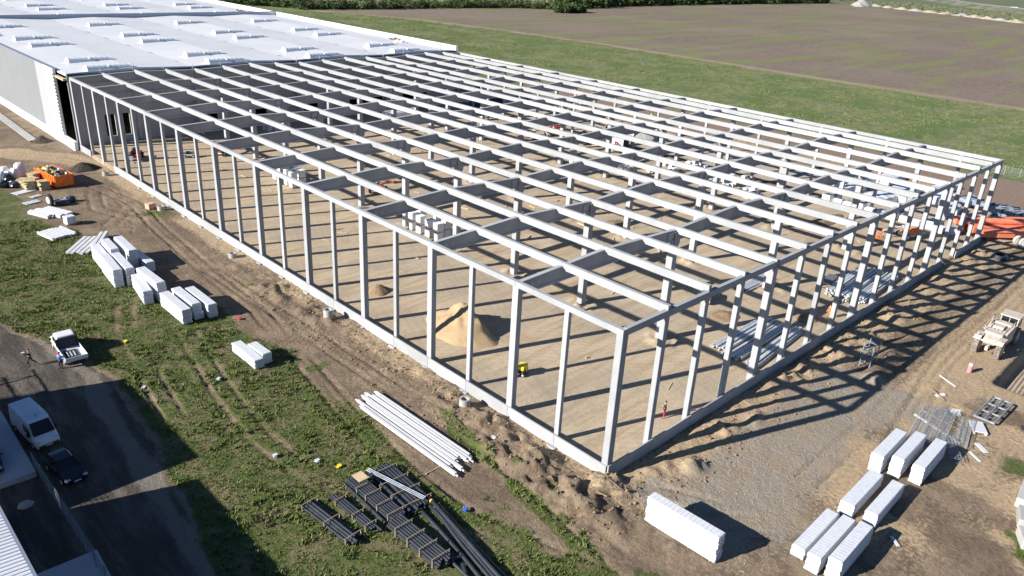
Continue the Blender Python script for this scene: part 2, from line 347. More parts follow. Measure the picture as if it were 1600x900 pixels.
def height(x,y):
    z=(fbm(x,y,40,3,5)-.5)*.35*(1-ss(np.hypot(x,y),400,600))*0
    rough=(fbm(x,y,1.6,4,8)-.5)
    outL=ss(-x,1.3,2.8)*ss(y,-12,-2)*ss(150-y,0,20); outR=ss(-y,1.0,2.2)*(x>-6)*(x<110)
    # spoil along both facades
    band=np.maximum(outL*(1-ss(-x,4.0,6.5)), outR*(1-ss(-y,3.6,5.8)))*ss(118-y,0,6)
    rid=np.clip(fbm(x,y,1.5,5,31)-.42,0,1)*2.8+np.clip(fbm(x,y,.75,3,37)-.45,0,1)*.9
    z=z+band*rid*(.25+.75*ss(fbm(x,y,7,2,83),.35,.6))*.55*(1-ss(y,45,75)*.75)
    # churned clay left of the front corner
    churn=(1-ss(np.hypot((x+5.0)/2.6,(y-4)/7.5),.6,1.15)); z=z+churn*np.clip(fbm(x,y,1.0,4,61)-.3,0,1)*1.5
    for mx,my,mr,mh in MOUNDS:
        d=np.hypot(x-mx,y-my)/(mr*1.25); m=d<1.3
        z=z+np.where(m,np.maximum(0,1-d*d)**1.2*mh*(.55+1.5*rough+.9*(fbm(x,y,.8,3,71)-.5))*.85,0)
    # excavator pads / ridge beside the shadow edge
    d,sg=segd(x,y,[(33,-8.6),(37,-7.6),(42,-7.2),(48,-7.6)]); z=z+(1-ss(d,.3,1.4))*.55*(1+rough)
    # wheel ruts
    for i,t_ in enumerate(TR):
        d,sg=segd(x,y,t_); near=d<3
        rut=np.exp(-((np.abs(sg)-.9)/.24)**2); berm=np.exp(-((np.abs(sg)-1.35)/.22)**2)+np.exp(-((np.abs(sg)-.5)/.2)**2)
        z=z+np.where(near,(-rut*.13+berm*.05)*(.5+fbm(x,y,5,2,i+90)),0)*(ss(fbm(x,y,9,2,i+70),.25,.45))*(ss(y,13.5,19)*ss(60-y,0,4) if i in (7,8) else 1)
    # disturbed sand round the interior footings
    for X_ in (24,48,72):
        for k_ in range(1,11):
            ox,oy=X_*.978-.98,12*k_*.978-.69; m=(np.abs(x-ox)<3)&(np.abs(y-oy)<3)
            if m.any():
                d=np.hypot(x[m]-ox-.4,y[m]-oy+.3); z[m]+=np.exp(-((d-1.5)/.5)**2)*np.clip(fbm(x[m],y[m],.9,3,19+k_)-.35,0,1)*1.3
    # general roughness outside
    ins=ss(x,-1.08,-.85)*ss(y,-.8,-.6)*(1-ss(x,94,98))*(1-ss(y,250,260)); z=z+.49*ins
    z=z+(fbm(x,y,.9,3,14)-.5)*.10*(1-ins)*(x<125)+(fbm(x,y,5,3,15)-.5)*.22*(1-ins)*(x<125)
    z=z+(fbm(x,y,3,4,16)-.5)*.05*ins
    # foundation trench in the right corner
    tx=ss(x,43.5,44.3)*ss(64-x,0,.8); ty=ss(-y,16.9+(0),17.6); z=z-1.6*tx*ty*(1-.0*x)
    d=np.hypot(x-34.5,y+16.6); z=z-.5*(1-ss(d,.5,1.2))
    # bank up to the far highway
    t=ss((x-790)*.55+(y-170)*.0+(300-y)*0,0,60)*(y<330); z=z+0*t
    return z
def axis(segs):
    out=[segs[0][0]]
    for a,b,st in segs:
        n=max(1,int(round((b-a)/st))); out+=list(np.linspace(a,b,n+1)[1:])
    return out
def geo(a,b,st,gth=1.25):
    out=[];v=a;s_=st;sg=1 if b>a else -1
    while (b-v)*sg>0: v+=s_*sg; s_*=gth; out.append(v)
    return out
xs=list(reversed(geo(-42,-3500,1.5)))+axis([(-42,-30,.5),(-30,14,.27),(14,50,.42),(50,100,.8),(100,150,1.2),(150,270,3)])+geo(270,5200,5,1.12)
ys=list(reversed(geo(-32,-3500,1.5)))+axis([(-32,-24,.5),(-24,56,.27),(56,90,.5),(90,150,.9),(150,390,4)])+geo(390,5200,6,1.15)
xs=np.array(xs); ys=np.array(ys)
GX,GY=np.meshgrid(xs,ys,indexing='ij'); gx=GX.ravel(); gy=GY.ravel(); nx,ny=len(xs),len(ys)
Z=zones(gx,gy); gz=height(gx,gy)
# ground material
gm,n,b=newmat('site_ground')
def attr(nm):
    a=n.nodes.new('ShaderNodeAttribute'); a.attribute_name=nm; return a.outputs['Fac']
p=pos(n); nf=noise(n,p,2.6,6,.65); nm_=noise(n,p,.45,5,.6); nb=noise(n,p,.09,4,.5); nff=noise(n,p,11,4,.7); nst=noise(n,pos(n,(.12,1.3,1),R(52)),1.0,5,.6); nst2=noise(n,pos(n,(.10,1.6,1),R(-80)),1.1,5,.6)
def edge(a,k=.9,lo=.42,hi=.58):
    return maprange(n,math_(n,'ADD',attr(a),math_(n,'MULTIPLY',math_(n,'SUBTRACT',nf,.5),k)),lo,hi)
base=mixc(n,maprange(n,nm_,.35,.65),(.135,.098,.066),(.225,.170,.115))
base=mixc(n,maprange(n,nf,.42,.7),base,(.26,.205,.145))
base=mixc(n,math_(n,'MULTIPLY',maprange(n,nb,.45,.6),.5),base,(.12,.088,.064))
sandc=mixc(n,maprange(n,nf,.3,.7),(.29,.215,.135),(.41,.315,.205))
c=mixc(n,edge('sand',1.1,.25,.72),base,sandc)
grav=mixc(n,maprange(n,nff,.35,.7),(.20,.172,.135),(.36,.315,.255)); grav=mixc(n,math_(n,'MULTIPLY',maprange(n,nm_,.45,.62),.7),grav,(.27,.21,.145)); c=mixc(n,edge('gravel',1.3,.2,.8),c,grav)
road=mixc(n,maprange(n,noise(n,pos(n,(.9,.15,1),0),.8,5,.65),.42,.66),(.060,.052,.043),(.135,.118,.098)); road=mixc(n,math_(n,'MULTIPLY',maprange(n,nff,.45,.75),.6),road,(.13,.115,.095)); c=mixc(n,edge('road',.5),c,road); c=mixc(n,math_(n,'MULTIPLY',edge('dust',.9,.25,.8),.75),c,mixc(n,nff,(.14,.125,.10),(.26,.235,.195)))
fl=mixc(n,maprange(n,nst,.38,.62),(.325,.252,.168),(.435,.35,.243))
fl=mixc(n,math_(n,'MULTIPLY',maprange(n,nst2,.45,.6),.75),fl,(.43,.35,.25))
fl=mixc(n,math_(n,'MULTIPLY',maprange(n,nb,.42,.62),.6),fl,(.30,.255,.20))
fl=mixc(n,math_(n,'MULTIPLY',maprange(n,noise(n,p,.15,3,.5),.55,.7),.5),fl,(.38,.275,.175))
fl=mixc(n,math_(n,'MULTIPLY',maprange(n,nff,.45,.75),.35),fl,(.23,.18,.125))
def wave(rot,scl,dist,ds=1.2):
    wv_=n.nodes.new('ShaderNodeTexWave'); wv_.inputs['Scale'].default_value=scl; wv_.inputs['Distortion'].default_value=dist; wv_.inputs['Detail'].default_value=3; wv_.inputs['Detail Scale'].default_value=ds
    n.links.new(pos(n,(1,1,1),rot),wv_.inputs['Vector']); return wv_.outputs[1] if len(wv_.outputs)>1 else wv_.outputs[0]
msk=maprange(n,noise(n,p,.09,3,.5),.42,.58)
h1=math_(n,'MULTIPLY',maprange(n,wave(R(20),.33,5,.4),.55,.95),msk); h2=math_(n,'MULTIPLY',maprange(n,wave(R(-48),.42,6,.35),.55,.95),math_(n,'SUBTRACT',1.0,msk))
fl=mixc(n,math_(n,'MULTIPLY',math_(n,'ADD',h1,h2),.15),fl,(.215,.165,.11))
fl=mixc(n,math_(n,'MULTIPLY',maprange(n,noise(n,p,.3,5,.65),.50,.66),.35),fl,(.22,.185,.14))
c=mixc(n,attr('floor'),c,fl)
pale=mixc(n,maprange(n,nm_,.3,.7),(.37,.31,.24),(.45,.38,.30)); c=mixc(n,attr('pale'),c,pale)
stp=mixc(n,maprange(n,nf,.35,.65),(.17,.12,.095),(.27,.20,.15)); c=mixc(n,attr('strip'),c,stp)
gr1=mixc(n,maprange(n,nf,.3,.7),(.050,.070,.020),(.110,.135,.042))
gr1=mixc(n,math_(n,'MULTIPLY',maprange(n,nm_,.44,.62),.85),gr1,(.165,.135,.078))
gfar=mixc(n,maprange(n,noise(n,p,.06,6,.7),.42,.58),(.110,.155,.052),(.205,.205,.105))
gfar=mixc(n,maprange(n,noise(n,p,.5,6,.75),.40,.66),gfar,(.085,.115,.042))
gfar=mixc(n,math_(n,'MULTIPLY',maprange(n,noise(n,p,.22,5,.75),.60,.72),.6),gfar,(.20,.17,.10))
g=n.nodes.new('ShaderNodeNewGeometry'); sx=n.nodes.new('ShaderNodeSeparateXYZ'); n.links.new(g.outputs['Position'],sx.inputs[0])
isfar=maprange(n,sx.outputs[0],96,100); gc=mixc(n,isfar,gr1,gfar)
c=mixc(n,edge('grass',.9,.35,.62),c,gc)
pstk=noise(n,pos(n,(.010,.11,1),R(12)),1.0,5,.65)
pl=mixc(n,maprange(n,noise(n,pos(n,(.25,2.2,1),R(12)),.6,3,.6),.35,.65),(.142,.108,.086),(.198,.155,.125))
pl=mixc(n,math_(n,'MULTIPLY',maprange(n,math_(n,'ADD',pstk,math_(n,'MULTIPLY',noise(n,p,.6,4,.7),.15)),.55,.68),.85),pl,(.16,.185,.065))
pl=mixc(n,math_(n,'MULTIPLY',maprange(n,noise(n,p,.012,4,.6),.45,.65),.35),pl,(.24,.19,.155))
c=mixc(n,attr('plough'),c,pl)
c=mixc(n,math_(n,'MULTIPLY',attr('dry'),math_(n,'MULTIPLY',isfar,.9)),c,(.28,.225,.155))
farmix=maprange(n,math_(n,'ADD',sx.outputs[0],sx.outputs[1]),1150,1350); c=mixc(n,farmix,c,(.12,.135,.075))
n.links.new(c,b.inputs['Base Color']); b.inputs['Roughness'].default_value=.95; b.inputs['Specular IOR Level'].default_value=.15
bp=n.nodes.new('ShaderNodeBump'); bp.inputs['Strength'].default_value=1.0; bp.inputs['Distance'].default_value=.22
hh=math_(n,'ADD',math_(n,'MULTIPLY',nf,.8),math_(n,'MULTIPLY',nff,.35)); hh=math_(n,'MULTIPLY',hh,math_(n,'SUBTRACT',1.0,math_(n,'MULTIPLY',attr('floor'),.75)))
n.links.new(hh,bp.inputs['Height']); n.links.new(bp.outputs[0],b.inputs['Normal'])
# split the sheet into its named areas: same vertices, one object per area
cx=(xs[:-1]+xs[1:])/2; cy=(ys[:-1]+ys[1:])/2
CX,CY=np.meshgrid(cx,cy,indexing='ij'); FZ=zones(CX.ravel(),CY.ravel())
I,J=np.meshgrid(np.arange(nx-1),np.arange(ny-1),indexing='ij'); I=I.ravel(); J=J.ravel()
quads=np.stack([I*ny+J,(I+1)*ny+J,(I+1)*ny+J+1,I*ny+J+1],1)
cls=np.zeros(len(quads),int); fx_=CX.ravel(); fy_=CY.ravel()
cls[FZ['grass']>.5]=1; cls[(FZ['grass']>.5)&(fx_>100)]=5; cls[(FZ['gravel']>.5)&(FZ['grass']<=.5)]=2; cls[FZ['road']>.5]=3; cls[FZ['plough']>.5]=6
cls[(fx_>-1)&(fx_<93)&(fy_>-.7)&(fy_<130)]=4; cls[(FZ['pale']>.5)&(cls==0)]=7
ANAMES={0:'ground',1:'grass_verge',2:'gravel_yard',3:'access_road',4:'building_floor',5:'meadow',6:'ploughed_field',7:'haul_road'}
for k,nmz in ANAMES.items():
    q=quads[cls==k]; used,inv=np.unique(q.ravel(),return_inverse=True)
    me=bpy.data.meshes.new(nmz); nv=len(used); nf_=len(q)
    me.vertices.add(nv); me.vertices.foreach_set('co',np.stack([gx[used],gy[used],gz[used]],1).astype(np.float32).ravel())
    me.loops.add(nf_*4); me.loops.foreach_set('vertex_index',inv.astype(np.int32)); me.polygons.add(nf_)
    me.polygons.foreach_set('loop_start',np.arange(0,nf_*4,4,dtype=np.int32)); me.polygons.foreach_set('loop_total',np.full(nf_,4,np.int32))
    me.update(); me.polygons.foreach_set('use_smooth',np.ones(nf_,bool))
    for a in ('grass','sand','gravel','floor','road','dust','plough','dry','strip','pale'):
        at=me.attributes.new(a,'FLOAT','POINT'); at.data.foreach_set('value',Z[a][used].astype(np.float32))
    me.materials.append(gm); o=bpy.data.objects.new(nmz,me); S.collection.objects.link(o); tag(o,kind='structure')
def gh(x,y): return float(height(np.array([float(x)]),np.array([float(y)]))[0])
# ------------------------------------------------------------------ grass
grm,n,b=newmat('grass_blades')
p=pos(n); g1=maprange(n,noise(n,p,3,4,.7),.3,.7); g2=maprange(n,noise(n,p,.35,4,.6),.50,.66)
c=mixc(n,g1,(.062,.096,.020),(.170,.205,.058)); c=mixc(n,math_(n,'MULTIPLY',g2,.75),c,(.20,.175,.09))
n.links.new(c,b.inputs['Base Color']); b.inputs['Roughness'].default_value=.7; b.inputs['Specular IOR Level'].default_value=.2
grm2,n,b=newmat('meadow_blades'); p=pos(n); n.links.new(mixc(n,maprange(n,noise(n,p,.4,4,.7),.35,.65),(.105,.145,.048),(.195,.205,.095)),b.inputs['Base Color']); b.inputs['Roughness'].default_value=.8; b.inputs['Specular IOR Level'].default_value=.1
def blades(name,px,py,hmin,hmax,wd,mat,per=3):
    nb_=len(px)*per; ox=np.repeat(px,per)+rng.normal(0,.05,nb_); oy=np.repeat(py,per)+rng.normal(0,.05,nb_); oz=height(ox,oy)-.02
    a=rng.uniform(0,2*math.pi,nb_); hgt=rng.uniform(hmin,hmax,nb_); le=hgt*rng.uniform(.3,1.1,nb_); b2=rng.uniform(0,2*math.pi,nb_); ww=wd*rng.uniform(.6,1.4,nb_)
    v=np.zeros((nb_,3,3)); v[:,0]=np.stack([ox-np.cos(a)*ww,oy-np.sin(a)*ww,oz],1); v[:,1]=np.stack([ox+np.cos(a)*ww,oy+np.sin(a)*ww,oz],1)
    v[:,2]=np.stack([ox+np.cos(b2)*le,oy+np.sin(b2)*le,oz+hgt],1)
    me=bpy.data.meshes.new(name); me.vertices.add(nb_*3); me.vertices.foreach_set('co',v.astype(np.float32).ravel())
    me.loops.add(nb_*3); me.loops.foreach_set('vertex_index',np.arange(nb_*3,dtype=np.int32)); me.polygons.add(nb_)
    me.polygons.foreach_set('loop_start',np.arange(0,nb_*3,3,dtype=np.int32)); me.polygons.foreach_set('loop_total',np.full(nb_,3,np.int32)); me.update()
    me.materials.append(mat); o=bpy.data.objects.new(name,me); S.collection.objects.link(o); return tag(o,kind='stuff')
qx=rng.uniform(-42,18,150000); qy=rng.uniform(-30,92,150000); zz=zones(qx,qy); nz=fbm(qx,qy,1.1,4,101)
nz2=fbm(qx,qy,4.5,4,111); k=(zz['grass']*(-.35+nz*1.4+nz2*1.2)>rng.uniform(.30,1.1,len(qx)))
tag(blades('grass',qx[k],qy[k],.06,.24,.035,grm,4),'short rough green grass and weeds covering the verge left of the concrete frame','grass')
qx=rng.uniform(-42,0,9000); qy=rng.uniform(-16,92,9000); zz=zones(qx,qy); nz=fbm(qx,qy,2.3,4,131)
k=(zz['grass']>.6)&(nz>.52)
tag(blades('weeds',np.repeat(qx[k],3)+rng.normal(0,.16,3*k.sum()),np.repeat(qy[k],3)+rng.normal(0,.16,3*k.sum()),.15,.42,.06,grm,5),'taller leafy weed clumps standing among the verge grass','weeds')
qx=rng.uniform(145,262,150000); qy=rng.uniform(-20,380,150000); zz=zones(qx,qy); nz=fbm(qx,qy,5,4,151)
k=(zz['grass']>.6)&(zz['plough']<.3)&(nz>.52)
tag(blades('meadow_grass',qx[k],qy[k],.15,.42,.09,grm2,2),'tussocky meadow grass between the building frame and the ploughed field','grass')
# clods and stones on the churned soil
cb=MB(); kk=0
while kk<2600:
    if random.random()<.55: x=random.uniform(-7.5,-.9); y=random.uniform(-6,50)
    else: x=random.uniform(-2,60); y=-random.uniform(.9,6.5)
    s_=random.uniform(.04,.16)*(1.5 if random.random()<.08 else 1); zc=gh(x,y) if kk<900 else None
    if zc is None: break
    cb.blob((x,y,zc+s_*.2),s_,s_*random.uniform(.7,1.2),s_*.7,5,3,.3,kk); kk+=1
tag(cb.build('soil_clods',M['soilbr']),'loose brown soil clods along the foot of the two facades','soil clods',kind='stuff')

# ------------------------------------------------------------------ the precast concrete frame
FR=thing('warehouse_skeleton','unfinished warehouse skeleton of pale precast concrete columns, girders and purlins on a low plinth','building skeleton',(-.98,-.69,.88)); FR.scale=(.978,.978,.978)  # skeleton, like the hall below, scaled about the camera: baked offset and scale
H=13.07
def colbox(wx,wy,h,corb=None):
    m=MB(); c=.03
    poly=[(-wx/2+c,-wy/2),(wx/2-c,-wy/2),(wx/2,-wy/2+c),(wx/2,wy/2-c),(wx/2-c,wy/2),(-wx/2+c,wy/2),(-wx/2,wy/2-c),(-wx/2,-wy/2+c)]
    m.prism(poly,'z',-.9,h)
    if corb: 
        for z in corb: m.prism([(-wx/2-.001,z),(-wx/2-.22,z+.3),(-wx/2-.22,z+.55),(-wx/2-.001,z+.55)],'y',-wy*.4,wy*.4)
    for z in (2.2,6.0,9.8): m.box(-wx/2-.006,-wx/2+.01,-.05,.05,z,z+.1)
    return m
protoM=colbox(.62,.72,H-.5).build('column',M['conc'],FR,(.31,12*1,0))
protoI=colbox(.42,.50,H-.5).build('column',M['conc'],FR,(.31,6,0))
protoC=colbox(.72,.66,H-.5).build('column',M['conc'],FR,(.36,.33,0))
for k in range(2,12): inst(protoM,FR,(.31,12*k if k<11 else 132,0))
for k in range(1,11): inst(protoI,FR,(.31,6+12*k,0))
# gable columns along y = 0
protoG=colbox(.60,.50,H-.6).build('column',M['conc'],FR,(6,.30,0)); protoGM=colbox(.85,.66,H-.6).build('column',M['conc'],FR,(24,.33,0))
for i in range(2,16):
    if i%4: inst(protoG,FR,(6*i,.30,0))
    elif i>4: inst(protoGM,FR,(6*i,.33,0))
inst(protoC,FR,(95.7,.33,0))
for k in range(1,12): inst(protoM,FR,(95.7,12*k,0))
for k in range(0,11): inst(protoI,FR,(95.7,6+12*k,0))
def intcol():
    m=colbox(.82,.80,H-1.15)
    for s_ in (-1,1): m.box(-.39,.39,-.385 if s_<0 else .275,-.275 if s_<0 else .385,H-1.2,H-.42)
    m.prism([(-.41,H-2.4),(-.75,H-1.75),(-.75,H-1.15),(.75,H-1.15),(.75,H-1.75),(.41,H-2.4)],'y',-.27,.27)
    m.box(-.7,.7,-.65,.65,-.6,-.36)
    return m
pi_=None
for k in range(1,12):
    for X in (24,48,72):
        if pi_ is None: pi_=intcol().build('column',M['conc'],FR,(X,12*k,0))
        else: inst(pi_,FR,(X,12*k,0))
# saddle girders along X (span 24 m), 0.45 m higher at the ridge
def girder():
    L=23.5; x0=.25; x1=x0+L; xm=12; rise=.46; m=MB()
    zt=lambda x: H-.10+rise*(1-abs(x-xm)/12)
    def slab(z_off0,z_off1,wd,flat=False):
        xsg=[x0,xm,x1]
        rings=[]
        for x in xsg:
            a=zt(x)+z_off0 if not flat else H-1.22+z_off0; bb=zt(x)+z_off1 if z_off1 is not None else H-1.22
            rings.append([(x,-wd/2,a),(x,wd/2,a),(x,wd/2,bb),(x,-wd/2,bb)])
        m.loft(rings)
    slab(0,-.16,.46)
    rings=[]
    for x in (x0,xm,x1): rings.append([(x,-.09,zt(x)-.155),(x,.09,zt(x)-.155),(x,.09,H-1.15),(x,-.09,H-1.15)])
    m.loft(rings)
    rings=[[(x,-.09,H-1.12),(x,.09,H-1.12),(x,.2,H-1.22),(x,.2,H-1.40),(x,-.2,H-1.40),(x,-.2,H-1.22)] for x in (x0,x1)]
    m.loft(rings)
    for a in (x0,x1-1.2): m.box(a,a+1.2,-.2,.2,H-1.15,H-.3)     # solid end blocks
    return m
gm_=girder(); gd=None
def holes(par):
    m=MB()
    for x in (2.0,2.8,21.2,22.0): m.tube([(x,-.215,H-.75),(x,-.203,H-.75)],.11,10)
    return m
for k in range(1,12):
    for X in (0,24,48,72):
        if gd is None:
            gd=gm_.build('girder',M['conc'],FR,(X,12*k,0)); hm=MB()
            for x in (1.9,2.7): hm.tube([(x,-.225,H-.62),(x,-.199,H-.62)],.10,10)
            hp=hm.build('service_hole',M['foil'],gd)
        else:
            g_=inst(gd,FR,(X,12*k,0))
            if k<8 : inst(hp,g_)
# purlins along Y, resting on the girders, dapped ends
def zp(X): return H+.46*(1-abs(((X)%24)-12)/12)
def purlin(L=11.98):
    m=MB(); y0=.01; y1=L
    m.prism([(y0,-.30),(y0,.22),(y1,.22),(y1,-.30),(y1-.45,-.30),(y1-.62,-.50),(y0+.62,-.50),(y0+.45,-.30)],'x',-.19,.19)
    return m
pl_=[(math.hypot(X+44,12*k+6+31),X,k) for k in range(11) for X in range(6,96,6)]
pl_.sort(); pp=None; rest=MB()
for i,(d,X,k) in enumerate(pl_):
    if i<100:
        if pp is None: pp=purlin().build('purlin',M['conc'],FR,(X,12*k,zp(X)))
        else: inst(pp,FR,(X,12*k,zp(X)))
    else:
        q=purlin(); rest.add([(v[0]+X,v[1]+12*k,v[2]+zp(X)) for v in q.v],q.f)
ro=rest.build('purlin',M['conc'],FR); tag(ro,kind='stuff')
eb=MB().prism([(0.005,-.32),(.005,.20),(11.99,.20),(11.99,-.32)],'x',-.02,.38).build('edge_beam',M['conc'],FR,(0,0,H-.18))
for X in (0,95.62):
    for k in range(11):
        if X or k: inst(eb,FR,(X,12*k,H-.18))
gb=MB().box(.4,23.99,-.02,.36,-.55,.06).build('gable_beam',M['conc'],FR,(0,0,H))
for X in (24,48,72): inst(gb,FR,(X,0,H))
# little lifting anchors on the last purlin row
an=MB()
for X in range(0,97,6): an.tube([(X,133.2,zp(X)),(X,133.2,zp(X)+1.1)],.05,5)
an.build('starter_bars',M['steel'],FR)
# plinth panels
ph=MB().prism([(-.14,-1.0),(.0,-1.0),(.0,.36),(-.14,.36)],'y',.02,5.98)
pp_=None
for k in range(22):
    if k in (19,20): continue
    if pp_ is None: pp_=ph.build('plinth_panel',M['conc'],FR,(-.004,6*k,0))
    else: inst(pp_,FR,(-.004,6*k,0))
pq=MB().box(.02,5.98,-.15,-.01,-1.0,.40); pq_=None
for i in range(16):
    if i==13: continue
    if pq_ is None: pq_=pq.build('plinth_panel',M['conc'],FR,(6*i,-.004,0))
    else: inst(pq_,FR,(6*i,-.004,0))
ft=MB().box(-.35,.1,-.5,.5,-1.2,-.74); f0=None      # footings peeking out below the plinth joints
for k in range(0,18):
    if f0 is None: f0=ft.build('footing',M['conc'],FR,(-.15,6*k,0))
    else: inst(f0,FR,(-.15,6*k,0))
# ------------------------------------------------------------------ finished hall behind
HA=thing('warehouse_hall','finished white-roofed warehouse hall with barrel skylights behind the open concrete frame','building',(-.98,129.97,.88)); HA.scale=(.978,.978,.978)
Y0=133.6; HL=330; RZ=H+.55
def hrz(X): return RZ-.15+.46*(1-abs((X%24)-12)/12)
m=MB(); prof=[(X,hrz(X)) for X in range(0,97,12)]
m.loft([[(x,yv,z) for x,z in prof]+[(x,yv,z-.5) for x,z in prof[::-1]] for yv in (0,HL)])
m.build('roof',M['roof'],HA)
pm=MB().box(95.6,96.5,-.15,HL,hrz(96)-.2,RZ+.9); pm.build('parapet',M['parapet'],HA)
fl_=MB().box(-.85,-.2,4.6,HL,RZ+.12,RZ+.22); fl_.build('roof_edge',M['trimblue'],HA)
fw=MB().box(-.5,95.6,96.9,97.4,RZ-.3,RZ+1.15); fw.build('fire_wall',M['trimblue'],HA)
# left wall: plinth, grey panels, light grey, white
MB().box(-.95,-.3,-1.0,HL,-1.2,.75).build('plinth',M['parapet'],HA)
MB().box(-.8,-.3,17.0,HL,.75,RZ+.12).build('wall',M['wallgrey'],HA)
MB().box(-.8,-.3,11.3,16.99,.75,RZ+.12).build('wall',M['walllight'],HA)
MB().box(-.8,-.3,5.5,11.29,.75,RZ+.12).build('wall',M['wallwhite'],HA)
sl=MB()
for i in range(17): sl.box(-.95,-.80,5.5+i*0,5.62,1.6+i*.68,1.95+i*.68)
sl.build('panel_clips',M['conc'],HA)
MB().box(-.6,0,.2,5.4,RZ-1.5,RZ-1.1).build('timber_beam',M['straw'],HA)
# end wall of rough concrete with openings
ops=[(5.6,7.5,.9,5.2),(8.6,10.3,.9,5.2),(49.2,53.2,1.2,4.6),(37,40,2.0,4.3),(24,28.5,0,3.6),(62,72,0,3.8),(78,86,0,4.0)]
xc=sorted({0,96,*[o[0] for o in ops],*[o[1] for o in ops]}); wm=MB()
for a,b_ in zip(xc[:-1],xc[1:]):
    z0=0; op=[o for o in ops if o[0]<=a and o[1]>=b_]
    if op:
        wm.box(a,b_,0,.3,-.6,op[0][2])
        wm.box(a,b_,0,.3,op[0][3],RZ-.35)
    else: wm.box(a,b_,0,.3,-.6,RZ-.35)
wm.build('end_wall',M['concold'],HA)
MB().box(95.6,96,.3,HL,-1.2,RZ-.5).build('wall',M['concold'],HA)
rc=MB().box(-.2,.2,-.02,.32,-.35,.12)
MB().box(0,96,-.12,.40,RZ-.34,RZ-.26).build('roof_edge',M['trimblue'],HA)
pil=MB().box(-.35,.35,-.25,0,0,RZ-.4); p0=None
for X in range(12,96,12):
    if p0 is None: p0=pil.build('pilaster',M['concold'],HA,(X,0,0))
    else: inst(p0,HA,(X,0,0))
sk=MB(); L=8.0; rg=[]
for t in range(9):
    a=math.pi*t/8; rg.append((1.05*math.cos(a),.72*math.sin(a)))
sk.loft([[(x,yy_,zz_+.15) for yy_,zz_ in rg] for x in (0,.02,L)]); kb=MB().box(-.12,L+.12,-1.2,1.2,-.6,.16)
rb=MB()
for i in range(0,9): rb.loft([[(x,yy_*1.02,zz_*1.02+.15) for yy_,zz_ in rg] for x in (i*(L-.05)/8-.012,i*(L-.05)/8+.06)])
s0=None
for X in (0,24,48,72):
    for yv in (1.5,12.5,38,50.5,75.5,102,122,135,160,172,197,222,247):
        if s0 is None:
            s0=sk.build('skylight',M['dome'],HA,(X+4,yv,hrz(X+8)-.05)); kk0=kb.build('kerb',M['parapet'],s0); rb0=rb.build('ribs',M['parapet'],s0)
            op0=MB().box(3.9,4.15,-1.35,-.7,.60,.85).build('opener',M['steel'],s0)
        else:
            c_=inst(s0,HA,(X+4,yv,hrz(X+8)-.05)); inst(kk0,c_); inst(rb0,c_)
            if yv<140: inst(op0,c_)
# dirt stains that follow the roof valleys
stn,n,b=newmat('roof_dirt'); b.inputs['Base Color'].default_value=(.33,.30,.26,1); b.inputs['Roughness'].default_value=.8
dm=MB()
for X in (24,48,72):
    for yv in range(6,240,14):
        l=random.uniform(2,4.5); wv=random.uniform(.25,.5); pts=[]
        for i in range(9):
            t=i/8; pts.append((X+wv*math.sin(math.pi*t)*.8,yv+l*t))
        for i in range(9):
            t=1-i/8; pts.append((X-wv*math.sin(math.pi*t),yv+l*t))
        vs=[(x_,y_,hrz(X)+.012+abs(x_-X)*.039) for x_,y_ in pts]
        for i in range(8): dm.add([vs[i],vs[i+1],vs[16-i],vs[17-i]],[(0,1,2,3)])
dm.build('valley_dirt',stn,HA)
# waste heaps on the roof
for i,(x,y,s_,mt,lb) in enumerate([(93,24,1.5,'wood','heap of torn packaging and timber offcuts near the roof parapet'),(90,17,1.0,'bagwhite','flat scraps of white foil lying on the roof near the frame end'),(88,108,1.1,'wood','brown offcuts on the roof beyond the dark fire wall'),(92,100,1.0,'straw','yellowish box on the roof by the end of the fire wall'),(1.6,61,1.2,'steel','grey grating pile at the left edge of the hall roof')]):
    q=MB()
    for j in range(22):
        a=random.gauss(0,s_*.8); bq=random.gauss(0,s_*.8); q.box(a,a+random.uniform(.3,1.2),bq,bq+random.uniform(.1,.4),0,random.uniform(.1,.5),random.uniform(0,3))
    tag(q.build('debris_heap',M[mt],None,(x*.978-.98,129.97+y*.978,.88+hrz(x)*.978)),lb,'debris')
